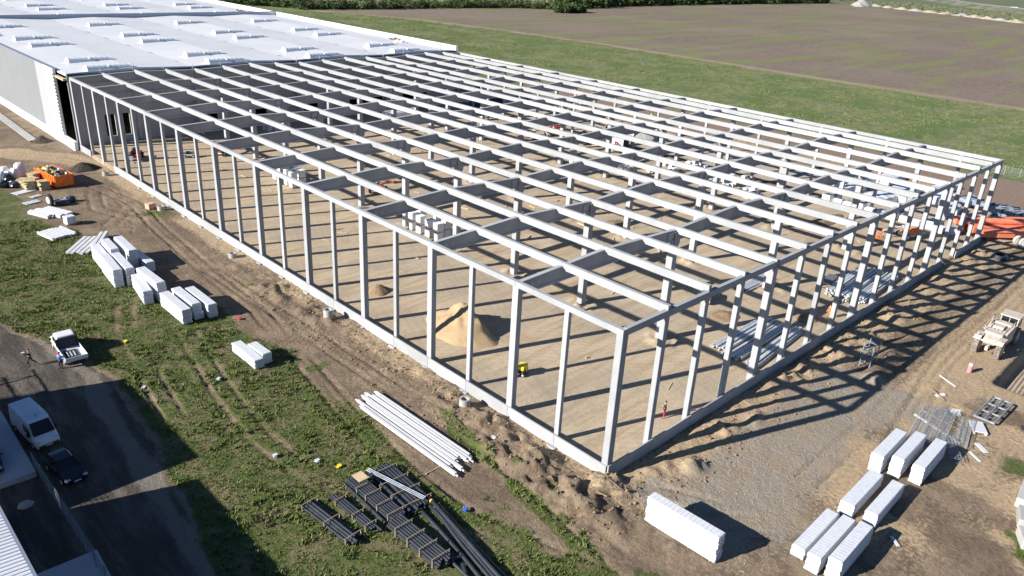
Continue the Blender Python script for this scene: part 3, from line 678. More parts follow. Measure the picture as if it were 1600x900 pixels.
# ------------------------------------------------------------------ wrapped panel stacks
def panel_stack(L,W,h,layers,loc,rz,label,group,packs=1,prints=0,step=0):
    t=thing('panel_stack',label,'panel stack',loc,rz,group)
    ph_=h/layers
    q0=MB(); q1=MB(); sp=MB(); nb_=layers//2 if layers>3 else layers
    rr_=random.Random(int(loc[0]*100+loc[1]*10))
    for i in range(layers):
        j=rr_.uniform(-.03,.03); k2=rr_.uniform(-.05,.05)
        st_=step if i>=nb_ else 0
        tgt=q0 if i<nb_ else q1
        z0=.10+i*ph_; z1=z0+ph_*.90; a0=k2+st_; a1=L+k2
        tgt.prism([(-W/2+j,z0+.04),(-W/2+j+.03,z0),(W/2+j-.03,z0),(W/2+j,z0+.04),(W/2+j,z1-.05),(W/2+j-.04,z1),(-W/2+j+.04,z1),(-W/2+j,z1-.05)],'y',a0,a1)
        tgt.box(-W/2+.06,W/2-.06,a0+.05,a1-.05,z1-.002,z0+ph_+.002)
    q0.build('lower_pack',M['foil'],t); 
    if q1.v: q1.build('upper_pack',M['foil'],t)
    for yv in (.4,L*.36,L*.68,L-.5): sp.box(-W/2,W/2,yv-.05,yv+.05,0,.10)
    sp.build('bearers',M['wood'],t)
    if prints:
        pr=MB()
        for i in range(layers):
            z=.10+i*ph_+ph_*.45; st_=step if i>=nb_ else 0
            for e,(yv,dy) in enumerate(((st_-.075,.01),)):
                x=-W*.36
                while x<W*.30:
                    wv=rr_.uniform(.03,.11); pr.box(x,x+wv,yv,yv+dy,z-ph_*.13,z+ph_*.10); x+=wv+rr_.uniform(.02,.05)
        pr.build('printed_lettering',M['print'],t)
    return t
GL='white wrapped panel stacks on the grass verge'
D90=0
panel_stack(6,1.05,1.62,5,(-12.75,46.5,0),0,'rightmost white panel stack of the front three on the grass verge',GL,prints=1)
panel_stack(6,1.05,1.72,6,(-14.1,47.0,0),0,'white panel stack in the middle of the front three, lower pack sticking out',GL,prints=1,step=.45)
panel_stack(6,1.05,1.70,6,(-15.55,46.7,0),0,'leftmost white panel stack of the front three on the grass verge',GL,prints=1)
panel_stack(5.8,1.05,2.35,8,(-15.35,53.9,0),R(1),'tall white wrapped panel stack standing right behind the front three',GL,prints=1)
panel_stack(5.8,1.05,1.65,6,(-16.9,54.0,0),R(-8),'lower white wrapped panel stack beside the tall one, turned slightly askew',GL,prints=1)
panel_stack(6,1.05,2.3,8,(-17.8,60.6,0),R(-5),'long left white panel stack, near half of the rear left row',GL,prints=1)
panel_stack(4.6,1.05,1.9,6,(-17.1,67.2,0),R(-5),'white panel stack directly behind the long left stack, in the rear row',GL)
panel_stack(6,1.0,2.3,8,(-16.5,60.3,0),R(-4),'near white panel stack wedged beside the long left stack in the rear row',GL,prints=1)
panel_stack(4.4,1.0,2.55,7,(-15.9,66.8,0),R(-4),'white panel stack behind the wedged one in the rear row',GL)
panel_stack(6,1.05,2.65,8,(-14.4,65.0,0),R(-3),'tallest white panel stack at the back right of the verge with two strapped bundles',GL,prints=1)
panel_stack(5,1.05,1.3,4,(-13.1,63.2,0),R(0),'low white panel stack in the shadow right of the tallest one',GL)
panel_stack(4.9,1.0,1.0,4,(-14.2,33,0),R(0),'low white panel stack alone in the grass, long left one of the pair',GL,prints=1)
panel_stack(3.0,1.0,1.15,4,(-13.1,33.4,0),R(2),'short white panel stack leaning against the right side of the lone pair in the grass',GL)
panel_stack(6.1,.92,2.3,9,(-2.2,-12.15,0),R(1.5),'tall white wrapped panel stack alone on gravel in front of the building corner','single panel stack',prints=1)
GR='white wrapped panel stacks at lower right'
for nm,args in {'front left stack of the lower three white wrapped stacks':(6.0,1.0,.95,4,(2.55,-15.8)),
  'middle stack of the lower three white wrapped stacks, printed end facing us':(6.1,1.0,1.45,6,(2.0,-17.2)),
  'right stack of the lower three white wrapped stacks, nearest the picture edge':(5.6,1.0,1.75,7,(2.4,-18.5)),
  'left white wrapped stack of the middle pair, with a pale rounded end':(6.0,1.15,1.1,4,(10.0,-16.05)),
  'right white wrapped stack of the middle pair, above the long dark shadow':(5.7,1.0,1.2,5,(10.2,-17.85)),
  'left stack of the far three white wrapped stacks below the rebar cages':(5.6,1.05,1.75,7,(17.5,-15.2)),
  'centre stack of the far three white wrapped stacks below the rebar cages':(5.6,1.0,1.9,8,(18.2,-16.6)),
  'right stack of the far three white wrapped stacks below the rebar cages':(5.8,1.0,1.7,7,(18.6,-18.2))}.items():
    L_,W_,h_,ly,(x_,y_)=args
    panel_stack(L_,W_,h_,ly,(x_,y_,0),R(-90+1.5),nm,GR,prints=1)
# white profile bundles on the grass behind the stacks
def bundle(name,label,cat,loc,rz,nx_,nz_,L_,w_,h_,mat,gap=.02,group=None,jit=.15,part='profile',tie=True,taper=0):
    t=thing(name,label,cat,loc,rz,group); rr_=random.Random(int(abs(loc[0]*37+loc[1]*11)))
    src=None
    for k_ in range(nz_):
        for i in range(nx_-k_*taper):
            x=(i-(nx_-1-k_*taper)/2)*(w_+gap+.07)+rr_.uniform(-.03,.03); o_=(x,rr_.uniform(-jit,jit)*1.6,.08+k_*(h_+.03))
            if src is None: src=MB().box(-w_/2,w_/2,0,L_,0,h_).build(part,mat,t,o_)
            else: inst(src,t,o_)
    if tie:
        b2=MB()
        for yv in (L_*.15,L_*.5,L_*.85): b2.box(-nx_*(w_+gap)/2-.1,nx_*(w_+gap)/2+.1,yv-.05,yv+.05,.0,.08)
        b2.build('bearers',M['wood'],t)
    return t
GP='bundles of white steel profiles on the verge'
bundle('profile_bundle','fan of long white profiles lying left of the tallest panel stacks','profile bundle',(-18.3,74.5,0),R(-38),5,1,6,.42,.25,M['whitesteel'],.12,GP)
bundle('profile_bundle','white profile pair crossing the fan of profiles beside the stacks','profile bundle',(-16.2,74.3,0),R(-30),2,2,6,.4,.3,M['whitesteel'],.1,GP)
bundle('profile_bundle','short white corrugated bundle lying in the grass left of the fan of profiles','profile bundle',(-17.6,81.5,0),R(12),9,2,4,.26,.16,M['whitesteel'],.06,GP)
bundle('profile_bundle','left one of the two white plank bundles below the big wheel','profile bundle',(-16.4,91.3,0),R(22),4,2,4.2,.34,.2,M['whitesteel'],.05,GP)
bundle('profile_bundle','right one of the two white plank bundles below the big wheel','profile bundle',(-14.7,90.6,0),R(22),5,2,5,.32,.22,M['whitesteel'],.05,GP)
t=thing('plastic_tank','small white wrapped tank on a pallet between the plank bundles','tank',(-15.3,87.2,0))
MB().box(-.65,.65,-.6,.6,.12,1.25,.2).build('tank_body',M['foil'],t,bevel=.08); MB().box(-.7,.7,-.65,.65,0,.12).build('pallet',M['wood'],t)
# long white beams beside the haul track
GB='long white coated beams beside the haul track'
words=['nearest long white beam, on the outer left of the row','second long white beam counted from the left of the row','third long white beam, pushed a little back in the row','fourth long white beam, wide one in the middle of the row','fifth long white beam right of the wide one','sixth long white beam, third from the right end of the row','seventh long white beam, last but one before the shadow','eighth long white beam, on the shadow side of the row']
for i,(dx,w_,y0_,h_) in enumerate([(0,.26,7.4,.28),(.42,.20,8.6,.24),(.84,.26,7.6,.28),(1.22,.30,8.8,.30),(1.62,.17,9.0,.28),(1.92,.17,8.3,.32),(2.22,.18,8.0,.30),(2.54,.17,8.6,.30)]):
    t=thing('steel_beam',words[i]+' beside the haul track','beam',(-10.35+dx,y0_,.12),R(1.2 if i%2 else .8),GB)
    q=MB().box(-w_/2,w_/2,0,13.2,0,h_); q.build('beam_body',M['whitesteel'],t)
    e=MB().box(-w_*.2,w_*.2,-.28,-.002,.05,h_*.6); e.box(-w_*.2,w_*.2,13.202,13.5,.05,h_*.6); e.build('end_bracket',M['whitesteel'],t)
for j,(x,y) in enumerate(((-10.9,19.3),(-11.1,9.2))):
    tag(MB().box(-.9,3.4,-.07,.07,0,.11).build('timber_bearer',M['wood'],None,(x,y,.01)),('upper','lower')[j]+' timber bearer poking out from under the long white beams','timber',group='timber bearers under the white beams')
# ------------------------------------------------------------------ plastic pipes on the grass
def pipe_bundle(label,loc,rz,n_,L_,rad,rows,frames,group,jit=.2,part='pipe'):
    t=thing('pipe_bundle',label,'pipe bundle',loc,rz,group); rr_=random.Random(int(abs(loc[0]*31)+abs(loc[1]*7))); src=None
    for k_ in range(rows):
        for i in range(n_-(k_%2)):
            if rr_.random()<.08: continue
            x=(i-(n_-1-(k_%2))/2)*(2*rad+.015); z=rad+.06+k_*rad*1.75
            if src is None:
                src=MB().tube([(0,0,0),(0,L_,0)],rad,10).build(part,M['black'],t,(x,rr_.uniform(-jit,jit),z),smooth=False)
            else: inst(src,t,(x,rr_.uniform(-jit,jit),z))
    W_=n_*(2*rad+.015)/2+.05; Ht=rows*rad*1.75+.14+rad*.3; f0=None
    for yv in frames:
        q=MB(); q.box(-W_-.04,-W_+.02,-.04,.04,0,Ht); q.box(W_-.02,W_+.04,-.04,.04,0,Ht); q.box(-W_-.10,W_+.10,-.03,.03,Ht,Ht+.05); q.box(-W_,W_,-.05,.05,-.04,.03)
        if f0 is None: f0=q.build('timber_frame',M['wood'],t,(0,yv,0))
        else: inst(f0,t,(0,yv,0))
    return t
GPI='black plastic pipe bundles in timber frames'
pipe_bundle('flat bundle of black pipes with grey rods lying across it, nearest the haul track',(-15.0,5.9,0),R(-3),9,6,.13,2,(.6,2.2,3.8,5.4),GPI)
pipe_bundle('long thin middle bundle of black pipes with a plywood board on top',(-17.0,6.0,0),R(0),6,6.2,.10,3,(.5,1.9,3.4,4.6),GPI)
pipe_bundle('lower bundle of black pipes in four timber frames at the bottom edge of the grass',(-17.35,.2,0),R(1),6,5.8,.11,3,(.5,1.9,3.3,4.7),GPI)
pipe_bundle('outermost left bundle of black pipes, its frame bent sideways',(-20.7,6.2,0),R(5),5,5.8,.12,2,(.3,2.8,5.5),GPI,.35)
pipe_bundle('loose short bundle of black pipes between the left and the middle bundles',(-19.0,6.2,0),R(2),4,5.2,.10,2,(.6,2.2,4.4),GPI,.45)
tag(MB().box(-.45,.45,0,1.1,0,.03).build('plywood_board',M['ply'],None,(-17.0,10.6,1.12)),'small plywood board lying on the middle pipe bundle','board')
tag(MB().tube([(0,0,0),(0,6,0)],.13,10).build('plastic_pipe',M['black'],None,(-18.0,6.4,.16),R(-2)),'single thick black pipe lying between two framed bundles','pipe')
for j,(a,bq) in enumerate((((-15.9,12.0),(-14.6,6.2)),((-15.75,12.05),(-14.45,6.25)),((-15.6,12.1),(-14.3,6.3)))):
    tag(MB().tube([(a[0],a[1],.72),(bq[0],bq[1],.72)],.035,6).build('conduit_rod',M['greyblue']),('left','middle','right')[j]+' grey rod of the three lying across the flat pipe bundle','rod',group='grey rods on the flat pipe bundle')
GH='long black pipes with yellow caps'
hw=['leftmost','second from the left','middle','second from the right','rightmost','lower left']
for j,(ax,ay,bx,by,rr_) in enumerate([(-15.15,5.8,-17.3,-6.5,.15),(-14.5,5.9,-16.2,-7.5,.15),(-14.3,5.85,-15.7,-7.5,.15),(-13.75,5.4,-15.3,-8,.15),(-14.0,5.3,-16.7,-7,.14),(-16.3,4.0,-17.6,-6,.13)]):
    t=thing('plastic_pipe',f'{hw[j]} of the long black pipes lying loose beside the track','pipe',(0,0,0),0,GH)
    pts=[(ax+(bx-ax)*s_+.25*math.sin(s_*3.1+j),ay+(by-ay)*s_,.2+.0*s_+(.26 if j in (2,) else 0)) for s_ in [i/8 for i in range(9)]]
    MB().tube(pts,rr_,10).build('pipe_wall',M['black'],t,smooth=True)
    d=(Vector(pts[0])-Vector(pts[1])).normalized(); MB().tube([Vector(pts[0])-d*.02,Vector(pts[0])+d*.10],rr_*1.04,10).build('end_cap',M['yellow'],t)
for j,(x,y,a,l) in enumerate(((-17.3,.9,70,.9),(-17.0,.3,-12,1.2),(-16.9,-1.4,60,1.0),(-17.9,-2.0,85,.8))):
    tag(MB().tube([(0,0,.2),(l,0,.2)],.16,12).build('pipe_offcut',M['black'],None,(x,y,0),R(a)),('upper cross-wise short','upper lengthwise short','lower slanting short','lowest')[j]+' black pipe offcut lying next to the long pipes','pipe offcut',group='short black pipe offcuts')
# ------------------------------------------------------------------ manhole rings
mr=None
for j,(x,y,lb) in enumerate([(-3.0,109.5,'concrete manhole ring near the dark soil heap'),(-2.9,86,'concrete manhole ring beside the small pink crate'),(-3.0,62,'concrete manhole ring right of the tallest panel stacks'),(-3.1,38.3,'concrete manhole ring at the middle of the spoil bank'),(-3.1,14.7,'concrete manhole ring right above the ends of the long white beams')]):
    if mr is None:
        q=MB(); n_=20; R0,R1,hh_=.52,.36,.75
        q.loft([[(R1*math.cos(2*math.pi*i/n_),R1*math.sin(2*math.pi*i/n_),-.2) for i in range(n_)],[(R0*math.cos(2*math.pi*i/n_),R0*math.sin(2*math.pi*i/n_),-.2) for i in range(n_)],[(R0*math.cos(2*math.pi*i/n_),R0*math.sin(2*math.pi*i/n_),hh_) for i in range(n_)],[(R1*math.cos(2*math.pi*i/n_),R1*math.sin(2*math.pi*i/n_),hh_) for i in range(n_)],[(R1*math.cos(2*math.pi*i/n_),R1*math.sin(2*math.pi*i/n_),-.15) for i in range(n_)]],cap=True)
        mr=q.build('manhole_ring',M['ring'],None,(x,y,gh(x,y))); tag(mr,lb,'manhole ring','concrete manhole rings along the facade')
    else:
        c_=inst(mr,None,(x,y,gh(x,y)-.1)); c_['label']=lb
# ================================================================== PART 2 : everything else on the site
FZ0=.49
def at(x,y,d=0): return (x,y,gh(x,y)+d)
# ---- road vehicles, nose towards +Y
def section(y,zb,zs,zt,wb,ws,wt,c=.08):
    return [(-wb,y,zb),(wb,y,zb),(ws,y,zb+(zs-zb)*.35),(ws,y,zs),(wt,y,zt-c*.2),(wt-c*1.6,y,zt),(-wt+c*1.6,y,zt),(-wt,y,zt-c*.2),(-ws,y,zs),(-ws,y,zb+(zs-zb)*.35)]
def wheels(t,pts,rad,wd,rim='steel',tyre='rubber'):
    w0=None
    for (x,y) in pts:
        if w0 is None:
            n_=18; q=MB(); q.loft([[(xx,r_*math.cos(2*math.pi*i/n_),r_*math.sin(2*math.pi*i/n_)) for i in range(n_)] for xx,r_ in ((-wd/2,rad*.86),(-wd*.36,rad),(wd*.36,rad),(wd/2,rad*.86))])
            w0=q.build('wheel',M[tyre],t,(x,y,rad),smooth=False)
            r0=MB().tube([(-wd/2-.012,0,0),(wd/2+.012,0,0)],rad*.58,12).build('rim',M[rim],w0); 
        else: c_=inst(w0,t,(x,y,rad)); inst(r0,c_)
def lights(t,pts,mat,name,sz=(.34,.05,.16)):
    l0=None
    for p_ in pts:
        if l0 is None: l0=MB().box(-sz[0]/2,sz[0]/2,-sz[1]/2,sz[1]/2,-sz[2]/2,sz[2]/2).build(name,mat,t,p_,bevel=.015)
        else: inst(l0,t,p_)
def panel(t,name,mat,quad,th=.012):
    a,b_,c_,d_=[Vector(q) for q in quad]; nn=(b_-a).cross(d_-a).normalized()*th
    q=MB().add([a,b_,c_,d_,a+nn,b_+nn,c_+nn,d_+nn],[(0,3,2,1),(4,5,6,7),(0,1,5,4),(1,2,6,5),(2,3,7,6),(3,0,4,7)]); return q.build(name,mat,t)
def hatchback(loc,rz,label,mat,grp=None):
    t=thing('parked_car',label,'car',loc,rz,grp)
    B=MB().loft([section(-2.12,.38,.62,.80,.70,.80,.74),section(-2.0,.25,.75,.98,.80,.88,.82),section(-1.2,.2,.75,1.0,.84,.90,.86),section(.6,.2,.72,.97,.84,.90,.86),section(1.2,.2,.68,.90,.84,.90,.80),section(1.85,.24,.60,.78,.80,.86,.72),section(2.12,.34,.52,.62,.66,.74,.60)])
    B.build('body',M[mat],t,bevel=.02)
    G=MB().loft([[(-.80,-1.85,.97),(.80,-1.85,.97),(.62,-1.45,1.38),(-.62,-1.45,1.38)],[(-.82,-1.2,.98),(.82,-1.2,.98),(.62,-.9,1.45),(-.62,-.9,1.45)],[(-.82,.4,.96),(.82,.4,.96),(.60,.0,1.43),(-.60,.0,1.43)],[(-.78,1.05,.90),(.78,1.05,.90),(.60,.25,1.38),(-.60,.25,1.38)]])
    G.build('glasshouse',M['glass'],t)
    MB().loft([[(-.61,-1.5,1.385),(.61,-1.5,1.385),(.56,-1.5,1.41),(-.56,-1.5,1.41)],[(-.63,-.9,1.455),(.63,-.9,1.455),(.56,-.9,1.50),(-.56,-.9,1.50)],[(-.61,.15,1.42),(.61,.15,1.42),(.55,.15,1.46),(-.55,.15,1.46)]]).build('roof',M[mat],t)
    pl_q=MB()
    for s_ in (-1,1):
        pl_q.bar((s_*.60,.22,1.41),(s_*.80,1.03,.93),.07); pl_q.bar((s_*.70,-.45,1.2),(s_*.84,-.45,.97),.07); pl_q.bar((s_*.63,-1.42,1.38),(s_*.80,-1.84,.98),.09)
    pl_q.build('pillars',M[mat],t)
    wheels(t,[(-.80,-1.3),(.80,-1.3),(-.80,1.32),(.80,1.32)],.32,.21)
    lights(t,[(-.62,1.96,.66),(.62,1.96,.66)],M['headlight'],'headlight',(.30,.22,.12))
    lights(t,[(-.70,-2.10,.80),(.70,-2.10,.80)],M['red'],'tail_light',(.24,.06,.14))
    lights(t,[(-.98,.62,.98),(.98,.62,.98)],M[mat],'mirror',(.16,.12,.12))
    MB().box(-.26,.26,2.12,2.135,.40,.51).build('number_plate',M['carwhite'],t)
    return t
def van(loc,rz,label):
    t=thing('delivery_van',label,'van',loc,rz)
    B=MB().loft([section(-2.75,.42,1.3,2.40,.88,.94,.86),section(-2.7,.3,1.3,2.5,.92,.97,.90),section(0,.28,1.3,2.52,.94,.99,.92),section(1.05,.28,1.3,2.46,.94,.99,.90),section(1.30,.28,1.3,2.34,.94,.99,.86),section(1.95,.28,1.15,1.60,.94,.99,.84),section(2.15,.28,1.05,1.30,.94,.98,.84),section(2.62,.32,.90,1.02,.90,.93,.72),section(2.78,.40,.70,.80,.78,.80,.60)])
    B.build('body',M['carwhite'],t,bevel=.03)
    # windscreen sheet proud of the body
    MB().loft([[(-.78,1.36,2.29),(.78,1.36,2.29),(.78,1.40,2.31),(-.78,1.40,2.31)],[(-.86,2.0,1.52),(.86,2.0,1.52),(.86,2.03,1.56),(-.86,2.03,1.56)],[(-.84,2.13,1.33),(.84,2.13,1.33),(.84,2.18,1.36),(-.84,2.18,1.36)]]).build('windscreen',M['glass'],t)
    for s_ in (-1,1):
        MB().prism([(.35,1.25),(1.85,1.20),(1.35,1.95),(.35,2.0)],'x',s_*.975 if s_>0 else -.990,s_*.990 if s_>0 else -.975).build('side_window',M['glass'],t)
    MB().box(-.80,.80,2.70,2.80,.42,.62).build('bumper',M['rubber'],t)
    MB().box(-.5,.5,2.66,2.72,.70,.84).build('grille',M['rubber'],t)
    MB().box(-.27,.27,2.80,2.815,.46,.57).build('number_plate',M['carwhite'],t)
    tk=MB(); 
    for x in (-.45,-.15,.15,.45): tk.box(x-.012,x+.012,-2.6,.9,2.505,2.535)
    tk.build('roof_ribs',M['carwhite'],t); MB().tube([(0,1.0,2.48),(0,.8,2.75)],.02,6).build('aerial',M['rubber'],t)
    wheels(t,[(-.90,-1.75),(.90,-1.75),(-.90,1.85),(.90,1.85)],.34,.22)
    lights(t,[(-.74,2.52,.90),(.74,2.52,.90)],M['headlight'],'headlight',(.26,.34,.24))
    lights(t,[(-1.10,1.55,1.35),(1.10,1.55,1.35)],M['rubber'],'mirror',(.20,.14,.34))
    return t
van((-33.75,34.3,0),R(186),'white high-roof delivery van parked in the shade, a paper lying behind its windscreen').scale=(.95,.98,.92)
hatchback((-33.45,27.45,0),R(186),'black hatchback parked in the shade right behind the white van','carblack')
hatchback((-37.75,31.6,.45),R(172),'dark car standing on the concrete platform at the left picture edge','carblack').scale=(1.0,1.0,1.1)
sc=hatchback((36.2,14.2,FZ0),R(-62),'small silver car parked inside the skeleton behind the gable beam','silver')
# ---- white dropside pickup
t=thing('pickup_truck','white dropside pickup with a low open bed standing at the edge of the verge','pickup',(-27.35,47.1,0),R(-2))
MB().loft([section(.35,.45,1.2,1.98,.82,.88,.76),section(.45,.35,1.2,2.05,.86,.92,.80),section(1.5,.35,1.2,2.08,.86,.92,.80),section(1.75,.35,1.2,2.0,.86,.92,.78),section(2.35,.35,1.1,1.38,.86,.92,.80),section(3.2,.35,.95,1.08,.84,.90,.72),section(3.4,.45,.75,.85,.72,.78,.6)]).build('cab',M['carwhite'],t,bevel=.03)
MB().box(-.74,.74,.325,.349,1.12,1.90).build('rear_window',M['glass'],t)
MB().loft([[(-.74,1.83,1.93),(.74,1.83,1.93),(.74,1.87,1.95),(-.74,1.87,1.95)],[(-.82,2.38,1.38),(.82,2.38,1.38),(.82,2.42,1.41),(-.82,2.42,1.41)]]).build('windscreen',M['glass'],t)
for s_ in (-1,1): MB().box(s_*.925-.006,s_*.925+.006,.7,1.8,1.25,1.75).build('side_window',M['glass'],t)
MB().box(-.95,.95,-2.9,.22,.72,.80).build('bed',M['steel'],t)
for s_ in (-1,1): MB().box(s_*.98-.02,s_*.98+.02,-2.9,.22,.80,1.16).build('side_board',M['carwhite'],t)
MB().box(-1.0,1.0,-2.94,-2.90,.78,1.16).build('tailgate',M['carwhite'],t)
MB().box(-1.0,1.0,.222,.27,.8,1.9).build('headboard',M['navy'],t)
MB().box(-.4,.4,-2.8,3.0,.40,.70).build('chassis',M['rubber'],t)
wheels(t,[(-.80,-1.7),(.80,-1.7),(-.80,2.45),(.80,2.45)],.34,.22)
lights(t,[(-.66,3.2,.86),(.66,3.2,.86)],M['headlight'],'headlight',(.28,.3,.16)); lights(t,[(-.8,-2.95,.66),(.8,-2.95,.66)],M['red'],'tail_light',(.24,.05,.1)); lights(t,[(-1.12,1.9,1.35),(1.12,1.9,1.35)],M['rubber'],'mirror',(.22,.1,.26))
t=thing('load_pallet','flat dark load with pale slats lying on the pickup bed','load',(-27.4,45.6,.80),R(-4))
MB().box(-.7,.45,-.9,.9,0,.08).build('mat',M['navy'],t)
for i in range(3): MB().box(-.5+i*.3,-.42+i*.3,-.6,.5,.08,.12).build('slat',M['whitesteel'],t)
# ---- people
def person(loc,rz,label,top,trou,pose='stand',helmet=None,hair='hair',vest=None,hold=None):
    t=thing('person',label,'person',loc,rz)
    hipL,hipR=(-.10,0,.92),(.10,0,.92)
    if pose=='walk': kL,aL,kR,aR=(-.12,.28,.55),(-.12,.16,.10),(.13,-.12,.50),(.13,-.50,.16)
    else: kL,aL,kR,aR=(-.14,.02,.50),(-.17,-.01,.09),(.14,.02,.50),(.17,-.01,.09)
    shL,shR=(-.20,0,1.42),(.20,0,1.42)
    if pose=='reach': eL,wL=(-.28,.24,1.22),(-.20,.50,1.12); eR,wR=(.28,.22,1.20),(.20,.48,1.10)
    elif pose=='walk': eL,wL=(-.30,.20,1.30),(-.26,.46,1.52); eR,wR=(.30,-.10,1.16),(.30,.10,.98)
    else: eL,wL=(-.30,-.03,1.14),(-.29,.12,.90); eR,wR=(.30,-.03,1.14),(.29,.12,.90)
    vs=[];es=[];rs=[]
    def V(p_,r_): vs.append(p_); rs.append(r_); return len(vs)-1
    def E(a,b_): es.append((a,b_))
    pv=V((0,0,.95),.135); w1=V((0,.01,1.12),.125); ch=V((0,.01,1.33),.15); nk=V((0,.01,1.50),.055); h1=V((0,.02,1.58),.075); h2=V((0,.03,1.68),.09); h3=V((0,.02,1.76),.05)
    for a,b_ in ((pv,w1),(w1,ch),(ch,nk),(nk,h1),(h1,h2),(h2,h3)): E(a,b_)
    nose=V((0,.13,1.655),.016); E(h2,nose)
    for s_ in (-1,1): e_=V((s_*.095,.015,1.66),.018); E(h2,e_)
    for hp,k_,a_ in ((hipL,kL,aL),(hipR,kR,aR)):
        i0=V(hp,.095); i1=V(k_,.065); i2=V(a_,.042); i3=V((a_[0],a_[1]+.17,a_[2]-.05),.04); E(pv,i0);E(i0,i1);E(i1,i2);E(i2,i3)
    for sh,e_,w_ in ((shL,eL,wL),(shR,eR,wR)):
        i0=V(sh,.062); i1=V(e_,.045); i2=V(w_,.030); E(ch,i0);E(i0,i1);E(i1,i2)
        d=(Vector(w_)-Vector(e_)).normalized(); pa=V(tuple(Vector(w_)+d*.07),.034); E(i2,pa)
        side=d.cross(Vector((0,0,1))).normalized() if abs(d.z)<.9 else Vector((1,0,0))
        for j,(o_,l_) in enumerate(((-.030,.072),(-.010,.085),(.010,.08),(.030,.062))):
            f1=V(tuple(Vector(w_)+d*.115+side*o_),.010); f2=V(tuple(Vector(w_)+d*(.115+l_*.55)+side*o_*1.1),.009); f3=V(tuple(Vector(w_)+d*(.11+l_*.9)+side*o_+Vector((0,0,-.02))),.008); E(pa,f1);E(f1,f2);E(f2,f3)
        th=V(tuple(Vector(w_)+d*.06+side*-.05),.011); th2=V(tuple(Vector(w_)+d*.10+side*-.065),.009); E(pa,th);E(th,th2)
    def skin(name,vs_,es_,rs_,mat,root=0):
        me=bpy.data.meshes.new(name); me.from_pydata(vs_,es_,[]); me.update(); o=bpy.data.objects.new(name,me); S.collection.objects.link(o); o.parent=t; me.materials.append(mat)
        sm=o.modifiers.new('skin','SKIN'); sm.use_smooth_shade=True
        for i,r_ in enumerate(rs_): me.skin_vertices[0].data[i].radius=(r_,r_)
        me.skin_vertices[0].data[root].use_root=True
        s2=o.modifiers.new('sub','SUBSURF'); s2.levels=1; s2.render_levels=1; return o
    if not True: pass
    bo=skin('body',vs,es,rs,M['skin'])
    # jacket and trousers follow the body
    tv=[(0,0,.93),(0,.01,1.12),(0,.01,1.34),(0,.01,1.45)]; tr=[.155,.145,.168,.085]; te=[(0,1),(1,2),(2,3)]
    for sh,e_,w_ in ((shL,eL,wL),(shR,eR,wR)):
        b0=len(tv); w2=tuple(Vector(w_)*.9+Vector(e_)*.1); tv+=[sh,e_,w2]; tr+=[.078,.060,.046]; te+=[(2,b0),(b0,b0+1),(b0+1,b0+2)]
    skin('jacket',tv,te,tr,top)
    lv=[(0,0,.97)]; lr=[.145]; le=[]
    for hp,k_,a_ in ((hipL,kL,aL),(hipR,kR,aR)):
        b0=len(lv); lv+=[hp,k_,tuple(Vector(a_)+Vector((0,0,.04)))]; lr+=[.108,.080,.060]; le+=[(0,b0),(b0,b0+1),(b0+1,b0+2)]
    skin('trousers',lv,le,lr,trou)
    for a_ in (aL,aR): MB().blob((a_[0],a_[1]+.07,a_[2]-.045),.055,.15,.06,8,5).build('shoe',M['rubber'],t)
    if helmet:
        q=MB().blob((0,.02,1.70),.125,.145,.13,12,5,flat=True); q.tube([(0,.03,1.695),(0,.03,1.71)],.165,12); q.build('helmet',helmet,t)
    else: MB().blob((0,-.005,1.72),.105,.115,.085,10,6).build('hair',M[hair],t)
    eyes=MB()
    for s_ in (-1,1): eyes.blob((s_*.035,.112,1.68),.012,.010,.010,6,4)
    eyes.build('eyes',M['navy'],t)
    MB().box(-.025,.025,.105,.115,1.607,1.615).build('mouth',M['red'],t)
    return t
person(at(-30.75,47.3),R(75),'person in dark clothes striding across the yard, one arm raised with a white sheet',M['navy'],M['navy'],'walk')
tag(MB().box(-.15,.15,-.12,.12,0,.01).build('paper_sheet',M['foil'],None,(-31.25,47.3,gh(-31,47)+1.56),R(10)),'white sheet of paper held up by the striding person','paper')
person(at(-28.8,44.9),R(-60),'person in blue jacket and red cap leaning on the side of the pickup bed',M['blue'],M['navy'],'reach',helmet=M['red'])
person(at(9.7,1.25),R(30),'person in dark jacket and red trousers standing inside near the front corner',M['navy'],M['red'],'stand')
person(at(86.3,106.2),R(200),'worker in yellow vest bending over in the far left part of the floor',M['hiviz'],M['navy'],'reach',helmet=M['carwhite'])
person(at(85.0,108.2),R(20),'worker in dark clothes beside the one in the yellow vest',M['navy'],M['navy'],'stand')
person(at(124.5,88.3),R(100),'worker in yellow vest on the haul road beyond the far columns',M['hiviz'],M['navy'],'stand',helmet=M['yellow'])
person(at(60.5,78.5),R(100),'worker in dark clothes walking between interior columns near the red machine',M['navy'],M['navy'],'walk')
person(at(43.7,1.4),R(60),'worker in an orange suit between the two bundles of steel profiles',M['orange'],M['orange'],'stand')
